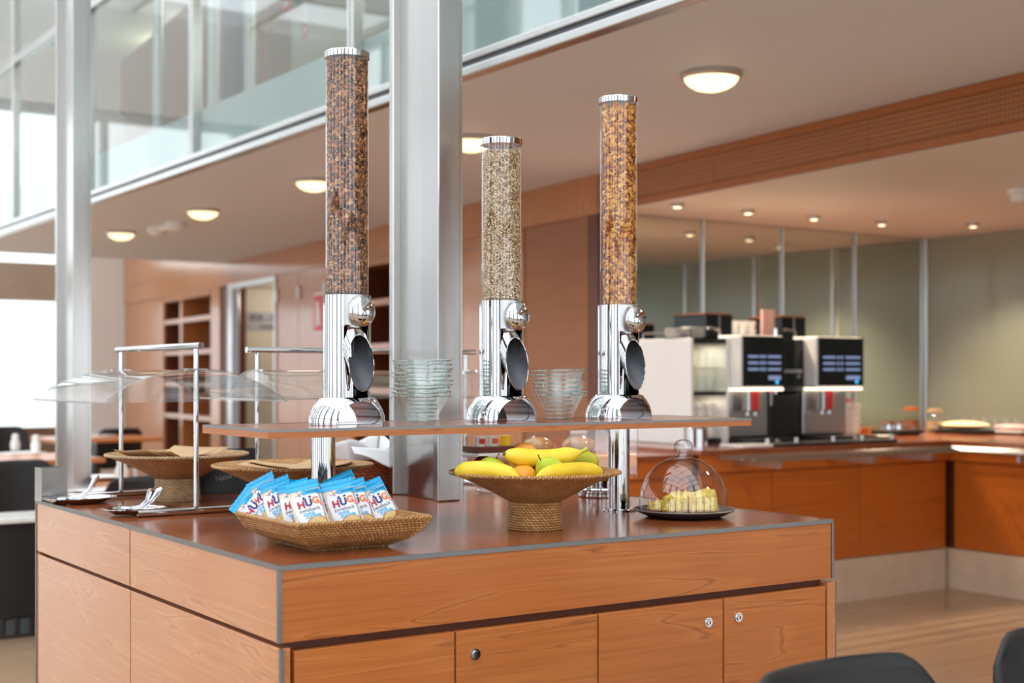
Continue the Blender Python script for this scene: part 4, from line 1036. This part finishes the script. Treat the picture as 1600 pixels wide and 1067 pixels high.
# ------------------------------------------------------------------ JUICE DISPENSER AND THINGS BEHIND THE FRUIT
q = onz(950, 776, ZT)
t = thing('juice_dispenser', 'clear juice dispenser on a chrome base behind the fruit bowl', 'juice dispenser', (q.x, q.y+.02, ZT), 0)
hx, hy = .088, .060
MB().lathe([(.078, 0), (.082, .004), (.082, .012), (.078, .014), (.078, .040), (.082, .042), (.082, .050), (.074, .054), (.0005, .054)], 40, sy=.85).build('base', M['chrome'], t)
MB().lathe([(.0825, .020), (.086, .024), (.0825, .028)], 40, sy=.85).build('base_ring', M['chrome'], t)
B(-hx, hx, -hy, hy, .056, .215).build('tank', M['dome_glass'], t, bevel=.010)
B(-hx+.004, hx-.004, -hy+.004, hy-.004, .086, .126).build('juice', plain('orange_juice', (246, 158, 12), .3, **{'Subsurface Weight': .2}), t, bevel=.006)
B(-hx-.010, hx+.010, -hy-.008, hy+.008, .2155, .226).build('lid', clear('lid_plastic', (.75, .72, .74, 1), (.4, .38, .4, 1)), t, bevel=.004)
MB().tube([(-.05, -.07, .215), (-.02, -.068, .195), (.0, -.07, .17), (.008, -.072, .13)], .003, 8).build('ladle_wire', M['chrome'], t)
MB().cyl((-.062, 0, .226), (-.035, 0, .262), .006, n=12).build('lid_handle', M['chrome'], t)
MB().cyl((.0, -hy, .07), (.0, -hy-.03, .065), .008, n=12).build('tap', M['black'], t)
q = ony(770, 720, 1.12)
t = thing('jam_stand', 'white tray on glass dishes holding jam portions behind the fruit bowl', 'stand', (q.x, 1.12, ZT))
for k in range(5): MB().lathe([(.040, k*.016), (.060, k*.016+.008), (.062, k*.016+.010), (.058, k*.016+.009), (.038, k*.016+.002), (.0005, k*.016+.002)], 36).build('glass_dish', M['bowl_glass'], t)
MB().box(-.085, .07, -.05, .05, .112, .126).build('tray', M['offwhite'], t, bevel=.004)
B(-.085, .105, -.045, .055, .128, .145).build('rack', M['dark_wood'], t)
MB().cyl((-.08, .05, 0), (-.08, .05, .112), .006, n=10).build('rack_leg', M['chrome'], t)
for i, (dx, c) in enumerate(((-.055, (206, 44, 50)), (-.008, (226, 96, 50)), (.04, (250, 196, 20)))):
    jt = thing('jam_portion', ['white jam portion with red print, left on the tray', 'white jam portion with orange print, middle of the tray', 'yellow jam portion at the right of the tray'][i], 'jam', (q.x+dx, 1.11, ZT+.1455), 0, 'jam portions on the tray')
    MB().lathe([(.0005, 0), (.016, 0), (.019, .028), (.021, .030), (.0005, .031)], 20).build('cup', M['offwhite'] if i < 2 else plain('jam_yellow', (250, 200, 30), .4), jt)
    MB().lathe([(.0172, .008), (.0186, .024)], 12, a0=-2.2, a1=-.9).build('print', plain('jam_print_%d' % i, c, .5), jt)
def loaf(x, Y, z, r, label, sc):
    p = ony(x, 700, Y); t = thing('bread_loaf', label, 'bread', (p.x, Y, z), 0, 'bread loaves behind the fruit bowl')
    MB().sphere((0, 0, r*.6), r, 20, 12, sx=sc[0], sy=sc[1], sz=.62).build('crust', plain('bread_crust', (196, 138, 76), .75, var=.25, nscale=25), t)
    MB().sphere((0, 0, r*.62), r*1.07, 20, 12, sx=sc[0], sy=sc[1], sz=.66).build('clear_bag', M['acrylic'], t)
brd = thing('bread_board', 'dark wooden stand carrying the wrapped bread loaves', 'stand', (ony(875, 700, 1.18).x, 1.18, ZT))
B(-.14, .17, -.07, .07, .085, .10).build('board', M['dark_wood'], brd, bevel=.003)
for sx in (-.11, .14): B(sx-.012, sx+.012, -.06, .06, 0, .085).build('leg', M['dark_wood'], brd)
loaf(842, 1.17, ZT+.1005, .052, 'wrapped bread loaf on the stand left of the juice dispenser', (1.05, .8)); loaf(905, 1.19, ZT+.1005, .050, 'wrapped bread loaf on the stand above the juice dispenser', (1.2, .8))

# ------------------------------------------------------------------ BAR COUNTERS
CXB, CYB, ZBAR = 5.645, 2.90, .885
XL = ony(1095, 700, CYB).x
def bar_unit(name, label, x0, x1, y0, y1, front, panels, zt):
    t = thing(name, label, 'counter', (x0, y0, 0))
    X, Y = x1-x0, y1-y0
    B(0, X, 0, Y, zt-.028, zt).build('worktop', M['top'], t, bevel=.002)
    if front == 'y':
        B(.01, X, .012, .03, zt-.12, zt-.029).build('fascia', M['niche_wood'], t)
        B(.01, X, .05, Y, .0, zt-.029).build('carcass', M['dark_wood'], t)
        B(.01, X, .03, .05, 0, .24).build('plinth', M['stone'], t)
        for a, b_ in panels: B(a+.003, b_-.003, .025, .048, .245, zt-.125).build('door', M['niche_wood'], t, bevel=.002)
    else:
        B(.012, .03, .0, Y, zt-.12, zt-.029).build('fascia', M['niche_wood'], t)
        B(.05, X, .0, Y, .0, zt-.029).build('carcass', M['dark_wood'], t)
        B(.03, .05, 0, Y, 0, .24).build('plinth', M['stone'], t)
        for a, b_ in panels: B(.025, .048, a+.003, b_-.003, .245, zt-.125).build('door', M['niche_wood'], t, bevel=.002)
    return t
L_ = CXB-XL
bar_unit('bar_counter', 'orange wood bar counter under the coffee machines', XL, CXB-.002, CYB, 4.33, 'y', [(.01, L_*.27), (L_*.27, L_*.62), (L_*.62, L_-.004)], ZBAR)
bar_unit('bar_counter', 'orange wood bar counter along the side wall at the right', CXB, 7.19, -1.6, 4.33, 'x', [(0, 1.0), (1.0, 2.0), (2.0, 3.0), (3.0, 4.0), (4.0, 4.49)], ZBAR)
bar_unit('bar_counter', 'lower orange wood counter end left of the coffee machines', XL-1.05, XL-.004, CYB+.05, 4.25, 'y', [(.02, .50), (.50, 1.04)], ZBAR-.02)
# tray slide rails
tr = thing('tray_rail', 'steel tube tray rail along the bar counters', 'rail', (0, 0, .846))
for k in range(4):
    y = CYB-.05-k*.085; x1 = CXB-.05-k*.085
    MB().tube([(XL+.08, y, 0), (x1, y, 0), (x1, -1.5, 0)], .011, 10).build('tube', M['white_metal'], tr)
for x in (XL+.25, XL+.95, CXB-.55): B(x-.012, x+.012, CYB-.32, CYB+.011, -.045, -.012).build('bracket', M['satin'], tr)
for y in (2.2, .9, -.4): B(CXB-.32, CXB+.011, y-.012, y+.012, -.045, -.012).build('bracket', M['satin'], tr)

# ------------------------------------------------------------------ COFFEE MACHINES
YM = 3.35; ZM = ZBAR+.001
def X_at(px): return ony(px, 600, YM).x
def Z_at(py, px=1140, Y=YM): return ony(px, py, Y).z
xa, xb, xc, xd, xe = [X_at(v) for v in (1080, 1140, 1207, 1258, 1330)]
# cup warmer cabinet
zt = Z_at(528, 1080)-ZM
t = thing('cup_cabinet', 'white sided cup warmer cabinet left of the coffee machines', 'cabinet', (xa, YM, ZM))
W_ = xb-xa-.006; Dp = .60
B(0, .02, 0, Dp, 0, zt).build('side_panel', M['white'], t, bevel=.006); B(W_-.02, W_, .0, Dp, 0, zt).build('side_panel', M['white'], t)
B(.02, W_-.02, .04, Dp, 0, .03).build('floor_panel', M['black'], t); B(.02, W_-.02, 0, Dp, zt-.03, zt).build('top_panel', M['black'], t)
B(.02, W_-.02, .24, .26, .03, zt-.03).build('rear_panel', M['cream'], t)
zmid = Z_at(612, 1100)-ZM
B(.02, W_-.02, .0, Dp-.02, zmid-.02, zmid).build('shelf', M['black'], t); B(.02, W_-.02, .02, Dp-.02, (zmid+zt)/2-.02, (zmid+zt)/2-.012).build('shelf', M['pane'], t)
MB().add([(.02, .006, zmid), (W_-.02, .006, zmid), (W_-.02, .006, zt-.03), (.02, .006, zt-.03)], [(0, 1, 2, 3)]).build('glass_door', M['pane'], t, solid=.004)
MB().tube([(.03, .05, zt), (.03, .05, zt+.035), (.03, .45, zt+.035), (.03, .45, zt)], .008, 8).build('top_railing', M['white_metal'], t)
ld = bpy.data.lights.new('cabinet_light', 'AREA'); ld.energy = .3; ld.size = .15; ld.color = (1, .86, .66)
lo = bpy.data.objects.new('cabinet_light', ld); COL.objects.link(lo); lo.parent = t; lo.location = (W_/2, .12, zt-.034)
ld = ld.copy(); ld.energy = .2
lo = bpy.data.objects.new('cabinet_light', ld); COL.objects.link(lo); lo.parent = t; lo.location = (W_/2, .10, zmid-.024)
def cup_mesh(r, h):
    return MB().lathe([(.0005, .003), (r*.62, .0), (r*.66, .002), (r*.95, h*.6), (r, h), (r*.94, h), (r*.88, h*.6), (r*.58, .007), (.0005, .007)], 20)
cupm = cup_mesh(.036, .062).mesh('cup', M['offwhite']); 
def handle_mesh(r, h):
    return MB().tube([(r*.9, 0, h*.8), (r*1.35, 0, h*.85), (r*1.55, 0, h*.55), (r*1.3, 0, h*.25), (r*.8, 0, h*.25)], .0045, 6).mesh('handle', M['offwhite'])
hm_ = handle_mesh(.036, .062)
glm = MB().lathe([(.0005, .004), (.026, .0), (.030, .09), (.029, .09), (.025, .006), (.0005, .008)], 18).mesh('tumbler', M['bowl_glass'])
def cups(pts, label, group, me=cupm, handle=True, name='cup', cat='cup', rz=0.):
    for i, p in enumerate(pts):
        o = thing(name, label, cat, p, rz, group) if handle else tag(link(name, me, None, p), label, cat, group)
        if handle: link('body', me, o); link('handle', hm_, o)
cups([(xa+.06+i*.068, YM+.07, ZM+.031+k*.046) for i in range(3) for k in range(4)], 'cream cup stacked in the lower bay of the cup cabinet', 'cups in the cabinet', rz=0)
cups([(xa+.055+i*.058, YM+.10, z_) for i in range(4) for z_ in (ZM+zmid+.001, ZM+(zmid+zt)/2-.0115)], 'clear glass behind the cup cabinet door', 'glasses in the cabinet', glm, False, 'tumbler', 'glass')
saum = MB().lathe([(.0005, .0), (.045, 0), (.07, .012), (.069, .014), (.044, .004), (.0005, .004)], 28).mesh('saucer', M['offwhite'])
for sx, n_s, wh in ((.07, 6, 'left'), (.19, 7, 'right')):
    for k in range(n_s):
        tag(link('saucer', saum, None, (xa+sx, YM+.20, ZM+zt+.001+k*.009)), 'white saucer in the %s stack on top of the cup cabinet' % wh, 'saucer', 'saucers on the cup cabinet, %s stack' % wh)

def machine(x0, x1, label):
    t = thing('coffee_machine', label, 'coffee machine', (x0, YM, ZM), 0, 'coffee machines on the bar')
    W = x1-x0; ztm = Z_at(524, 1150)-ZM; zh = Z_at(607, 1180, YM-.16)-ZM
    B(.004, W-.004, .06, .60, .0, ztm-.01).build('body', M['gloss_black'], t, bevel=.006)
    pr = [(-.02, 0), (.06, 0), (.06, .30), (-.0, .30), (-.012, .22)]
    B(.012, W-.012, .030, .058, .035, zh-.004).build('splash_plate', M['satin'], t, bevel=.004)
    h = B(0, W, -.09, .10, zh, ztm).build('head', M['white'], t, bevel=.010)
    B(.012, W+.002, -.096, .0, zh+.012, ztm-.004).build('front_glass', M['gloss_black'], h, bevel=.003)
    sx0, sx1 = .05, W-.03
    for r in range(3):
        z = zh+(ztm-zh)*(.60-.12*r)
        for c0, c1 in ((0, .32), (.60, 1)):
            B(sx0+(sx1-sx0)*c0, sx0+(sx1-sx0)*c1, -.0985, -.0965, z-.007, z+.007).build('screen_button', M['screen_text'], h)
        for c0 in (.40, .50): MB().cyl((sx0+(sx1-sx0)*c0, -.0965, z), (sx0+(sx1-sx0)*c0, -.0985, z), .010, n=12).build('screen_icon', M['screen_text'], h)
    z = zh+(ztm-zh)*.20; B(sx0+(sx1-sx0)*.62, sx1, -.0985, -.0965, z-.012, z+.012).build('screen_button', M['screen_text'], h)
    MB().cyl((sx1-.03, -.0965, zh+.035), (sx1-.03, -.0985, zh+.035), .011, n=14).build('power_icon', M['screen_cyan'], h)
    B(.006, W-.004, -.094, .03, zh-.014, zh+.002).build('light_bar', M['lightbar'], h, bevel=.003)
    sp = B(.085, .175, -.065, -.015, zh-.135, zh-.007).build('spout_block', M['white_metal'], t, bevel=.008)
    B(.110, .128, -.0655, -.072, zh-.125, zh-.012).build('red_strip', M['pinkred'], sp); B(.140, .158, -.0655, -.072, zh-.125, zh-.012).build('red_strip', M['pinkred'], sp)
    for x in (.10, .16): MB().cyl((x, -.04, zh-.135), (x, -.04, zh-.155), .011, n=12).build('nozzle', M['chrome'], sp)
    MB().cyl((W-.075, -.07, zh-.007), (W-.075, -.065, zh-.10), .007, n=10).build('hot_water_tap', M['chrome'], t)
    MB().cyl((W-.075, -.07, zh-.0065), (W-.075, -.07, zh-.022), .014, n=12).build('tap_collar', M['pinkred'], t)
    B(-.01, W+.01, -.20, .028, .0, .028).build('drip_tray', M['black'], t, bevel=.004)
    MB().cyl((W*.5, -.20, .014), (W*.5, -.225, .014), .012, n=12).build('tray_knob', M['satin'], t)
    # bean hopper
    hp = B(.02-.06, .02+.155, .16, .44, ztm-.010, ztm+.125).build('bean_hopper', M['gloss_black'], t, bevel=.008)
    B(.02+.045, .02+.052, .155, .16, ztm-.008, ztm+.12).build('hopper_seam', M['satin'], hp)
    B(-.035, .17, .17, .43, ztm+.1255, ztm+.133).build('hopper_lid', M['beam'], hp)
    MB().tube([(-.03, .05, ztm), (-.03, .05, ztm+.03), (-.12, .05, ztm+.04)], .010, 8).build('side_handle', M['white_metal'], t)
    return t
machine(xb, xc, 'coffee machine with lit touch screen beside the cup cabinet')
machine(xd, xe, 'coffee machine with lit touch screen farther right')
t = thing('milk_cooler', 'black milk cooler between the two coffee machines', 'milk cooler', (xc+.004, YM+.03, ZM))
W = xd-xc-.012; zc = Z_at(530, 1230)-ZM; zs = Z_at(612, 1230)-ZM
B(0, W, .0, .55, 0, zs-.01).build('lower_body', M['black'], t, bevel=.006)
B(0, W, -.03, .55, zs, zc).build('upper_body', M['gloss_black'], t, bevel=.006)
B(.02, W-.02, -.036, -.03, zs+.11, zs+.13).build('control_strip', M['satin'], t); B(.02, W-.02, -.037, -.031, zs-.01+.012, zs+.03).build('lower_trim', M['dark_steel'], t)
for x_ in (.05, W-.05): MB().cyl((x_, -.0305, zs+.09), (x_, -.036, zs+.09), .011, n=12).build('control_light', M['screen_cyan'] if x_ < .1 else M['satin'], t)
MB().tube([(.0, -.05, zs-.01), (.0, -.05, zc+.06)], .008, 8).build('steam_pipe', M['chrome'], t)
# cups, carton on top of the row
cups([(xc+.01+i*.07, YM+.20+.0*k, ZM+zc+.001+k*.046) for i in range(-2, 1) for k in range(2)], 'white cup stacked on top between the coffee machines', 'cups between the machines', rz=.4)
tag(B(0, .10, 0, .012, 0, .175).build('menu_card', plain('card_pink', (226, 176, 164), .7), loc=(X_at(1214), YM+.12, ZM+zc+.001), bevel=.001), 'pinkish menu card standing on the milk cooler', 'card')
for i, x_ in enumerate((xa+.1, xb+.03, xb+.32, xd-.05, xd+.20)):
    t = thing('drip_shelf', ['pale saucer tray in front of the cup cabinet', 'black drip tray left of the first coffee machine', 'black drip tray in front of the milk cooler', 'black drip tray left of the second coffee machine', 'black drip tray in front of the second coffee machine'][i], 'tray', (x_, YM-.33, ZM))
    B(-.11, .12, -.09, .09, 0, .016).build('pan', M['black'] if i else M['offwhite'], t, bevel=.004)
    MB().cyl((.10, -.06, .016), (.10, -.06, .045), .013, n=12).build('peg', M['satin'], t)
# steel canister and paper cups
q = onz(1060, 704, ZBAR-.02)
t = thing('steel_canister', 'tall steel canister on the bar left of the cup cabinet', 'canister', (q.x, CYB+.20, ZBAR-.019))
MB().lathe([(.0005, 0), (.062, 0), (.062, .13), (.060, .13), (.058, .006), (.0005, .006)], 32).build('pot', M['chrome'], t); MB().lathe([(.0635, .122), (.066, .127), (.0635, .131)], 32).build('rolled_rim', M['satin'], t)
q = ony(1340, 640, YM+.06)
t = thing('cup_rack', 'wooden cup rack right of the second coffee machine', 'rack', (q.x, YM+.10, ZM))
B(-.09, .11, .09, .11, 0, .245).build('back_board', M['niche_wood'], t, bevel=.003); B(-.09, .11, -.05, .09, 0, .014).build('base', M['niche_wood'], t); B(.09, .11, -.05, .09, .014, .06).build('side', M['niche_wood'], t)
cups([(q.x-.05+i*.07, YM+.12, ZM+.016+k*.046) for i in range(2) for k in range(4)], 'beige cup stacked in the wooden cup rack', 'cups in the wooden rack', rz=-.3)

# ------------------------------------------------------------------ THINGS ON THE SIDE COUNTER
def jar(px, yb, r, h, label, mat, lidm, cat='jar'):
    p = onz(px, yb, ZBAR); t = thing('jar', label, cat, (p.x, p.y, ZBAR+.001))
    MB().lathe([(.0005, .003), (r, 0), (r, h*.8), (r*.8, h*.9), (r*.8, h)], 24).build('glass', M['bowl_glass'], t)
    MB().lathe([(.0005, .004), (r*.93, .004), (r*.93, h*.55), (.0005, h*.55)], 20).build('contents', mat, t)
    MB().lathe([(r*.86, h*.98), (r*.88, h*1.12), (.0005, h*1.14)], 20).build('lid', lidm, t)
BRN = plain('nuts_brown', (122, 70, 40), .7, var=.25, nscale=60); BEI = plain('seeds_beige', (190, 160, 120), .7, var=.25, nscale=80)
jar(1424, 675, .058, .15, 'glass jar of brown nuts on the side counter', BRN, M['niche_wood'])
jar(1460, 676, .056, .14, 'glass jar of seeds with beige lid on the side counter', BEI, BEI)
for i, px_ in enumerate((1386, 1402)):
    p = onz(px_, 677, ZBAR); t = thing('milk_jug', ['small steel milk jug on the bar, left of the pair', 'small steel milk jug on the bar, right of the pair'][i], 'jug', (p.x, p.y, ZBAR+.001))
    MB().lathe([(.0005, 0), (.038, 0), (.040, .03), (.032, .065), (.036, .078), (.030, .065), (.0005, .01)], 24).build('pot', M['chrome'], t); MB().tube([(.034, 0, .06), (.06, 0, .055), (.058, 0, .025), (.038, 0, .02)], .004, 6).build('handle', M['chrome'], t)
def board(px, py, sx, sy, h, mat, label, cat, name):
    p = onz(px, py, ZBAR); t = thing(name, label, cat, (p.x, p.y, ZBAR+.001)); B(-sx, sx, -sy, sy, .012, .012+h).build('board', mat, t, bevel=.004)
    for a in (-1, 1): B(a*sx*.8-.012, a*sx*.8+.012, -sy*.8, sy*.8, 0, .012).build('foot', M['black'], t)
    return p
board(1400, 680, .16, .10, .022, M['black'], 'black serving tray under the jars', 'tray', 'serving_tray')
p = board(1508, 677, .14, .20, .012, M['black'], 'black tray under the bread on the side counter', 'tray', 'serving_tray')
tag(MB().sphere((0, 0, .03), .16, 20, 10, sx=.8, sy=1.1, sz=.17).build('flat_bread', plain('flat_bread', (240, 214, 168), .8, var=.1, nscale=20), loc=(p.x, p.y, ZBAR+.0255)), 'pale flat bread lying on the side counter tray', 'bread')
p = board(1582, 678, .13, .16, .012, M['offwhite'], 'white tray at the right end of the side counter', 'tray', 'serving_tray')
tag(MB().sphere((0, 0, .02), .12, 20, 10, sx=.8, sy=1.1, sz=.16).build('ham_platter', plain('ham_pink', (228, 180, 178), .6, var=.1, nscale=20), loc=(p.x, p.y, ZBAR+.0255)), 'pinkish cold cuts on the white tray', 'food')
for i, px_ in enumerate((1505, 1522, 1538, 1555, 1572, 1588)):
    p = onz(px_, 674, ZBAR)
    tag(link('wine_glass', glm, None, (p.x, p.y, ZBAR+.001)), 'clear drinking glass in the row on the side counter', 'glass', 'glasses on the side counter')
for i, px_ in enumerate((1350, 1380)):
    p = onz(px_, 684, ZBAR); tag(link('side_plate', saum, None, (p.x, p.y, ZBAR+.001)), ['white plate on the bar in front of the cup rack', 'white plate on the bar right of the cup rack'][i], 'plate')

# ------------------------------------------------------------------ CHAIRS
def make_chair():
    t = thing('dining_chair', 'x', 'chair', (0, 0, 0))
    def back(u, v):                            # u across, v up; front of the chair is +y
        k = 2*u-1; tp = v
        hw = .232-.012*v; cr = 1 - (max(0, v-.80)/.20)**3*.10
        x = k*hw*cr if abs(k) < 1 else k*hw*cr
        return Vector((x, -.20-.075*v+.05*k*k, .44+.36*v*(1-.085*max(0, abs(k)-.74)**2/.0676)))
    MB().grid(back, 20, 14).build('backrest', M['seat'], t, solid=.009)
    def seat(u, v):
        k = 2*u-1
        return Vector((k*(.215-.01*(1-v)), -.20+.42*v, .44-.012*math.sin(PI*v)+.012*k*k-.03*max(0, v-.85)/.15*.6))
    MB().grid(seat, 12, 12).build('seat', M['seat'], t, solid=.009)
    for sx in (-1, 1):
        MB().tube([(sx*.17, .15, .43), (sx*.20, .20, .008)], .010, 8).build('leg', M['chrome'], t)
        MB().tube([(sx*.17, -.16, .43), (sx*.20, -.23, .008)], .010, 8).build('leg', M['chrome'], t)
    MB().tube([(-.17, .0, .425), (.17, .0, .425)], .009, 8).build('seat_bar', M['chrome'], t)
    return t
ch0 = make_chair(); cu_ = [False]
def chair(x, y, rz, label, z=0):
    o = ch0 if not cu_[0] else copy_tree(ch0); cu_[0] = True
    o.location = (x, y, z); o.rotation_euler = (0, 0, rz); tag(o, label, 'chair', 'black shell chairs')
def chair_top(px, py, rz, label, ztop=.80):   # the middle of the top of the backrest at this pixel
    p = onz(px, py, ztop); a = Vector((0, -.275, 0)); a.rotate(Euler((0, 0, rz))); chair(p.x-a.x, p.y-a.y, rz, label)
chair_top(1284, 1030, PI*1.0, 'black chair back in the right foreground, lower left of the two')
chair_top(1652, 972, PI*1.0+r_(-8), 'black chair cut by the right edge of the photo')
chair_top(192, 669, r_(8), 'black chair by the far wall left of the wood wall')
chair_top(2, 666, r_(-170), 'black chair at the left edge by the far windows')
chair_top(20, 719, r_(-168), 'large black chair at the left edge behind the steel container')
chair_top(222, 744, r_(190), 'black chair behind the pale footed rattan bowl')
chair_top(140, 690, r_(100), 'black chair just right of the left steel column')
# ------------------------------------------------------------------ TABLES
def table(px, py, sx, sy, label, rz=0, zt=.74, dx=0):
    p = onz(px, py, zt); p.x += dx; t = thing('dining_table', label, 'table', (p.x, p.y, 0), rz, 'dining tables')
    B(-sx, sx, -sy, sy, zt-.03, zt).build('tabletop', M['front_x'], t, bevel=.004)
    MB().cyl((0, 0, .02), (0, 0, zt-.03), .035, n=16).build('stem', M['black'], t); MB().lathe([(.24, 0), (.24, .012), (.04, .025)], 24).build('base', M['black'], t)
    return p
def tableware(px, py, kind, label, zt=.74):
    p = onz(px, py, zt)
    if kind == 'plate': tag(link('plate', saum, None, (p.x, p.y, zt+.001)), label, 'plate').scale = (1.5, 1.5, 1.5)
    elif kind == 'shaker': tag(MB().lathe([(.0005, 0), (.030, 0), (.034, .05), (.022, .085), (.024, .11), (.0005, .12)], 20).build('shaker', M['offwhite'], None, (p.x, p.y, zt+.001)), label, 'shaker')
    else: tag(B(-.15, .15, -.10, .10, 0, .004).build('menu', M['white'], None, (p.x, p.y, zt+.001), .4), label, 'menu')
table(150, 683, .45, .40, 'wooden table between the left column and the far chair'); tableware(150, 681, 'menu', 'white papers on the far table')
table(40, 714, .40, .40, 'wooden table at the left edge behind the black chair'); tableware(56, 706, 'shaker', 'white shaker on the left table'); tableware(30, 708, 'menu', 'white papers on the left table')
tableware(24, 704, 'shaker', 'white bottle on the left table near the chair')
table(178, 758, .34, .40, 'wooden table behind the sneeze guard', dx=.20); tableware(155, 750, 'plate', 'white plate on the table behind the sneeze guard'); tableware(190, 752, 'shaker', 'white cup on the table behind the sneeze guard')
tableware(168, 765, 'menu', 'white paper on the table behind the sneeze guard')
# low black cabinet beside the island
p = onz(46, 997, 0)
t = thing('low_cabinet', 'black low cabinet with vent slats and pale top left of the island', 'cabinet', (p.x, p.y, 0))
B(-1.2, .3, .02, .3, .10, .56).build('body', M['black'], t, bevel=.006); B(-1.2, .3, .05, .3, 0, .10).build('plinth', M['dark_steel'], t)
for k in range(22): B(-1.19+k*.068, -1.15+k*.068, .030, .050, .02, .095).build('vent_slat', plain('slat_grey', (70, 78, 82), .5) if k == 0 else bpy.data.materials['slat_grey'], t)
B(-1.22, .32, -.02, .32, .561, .585).build('top', M['offwhite'], t, bevel=.004)
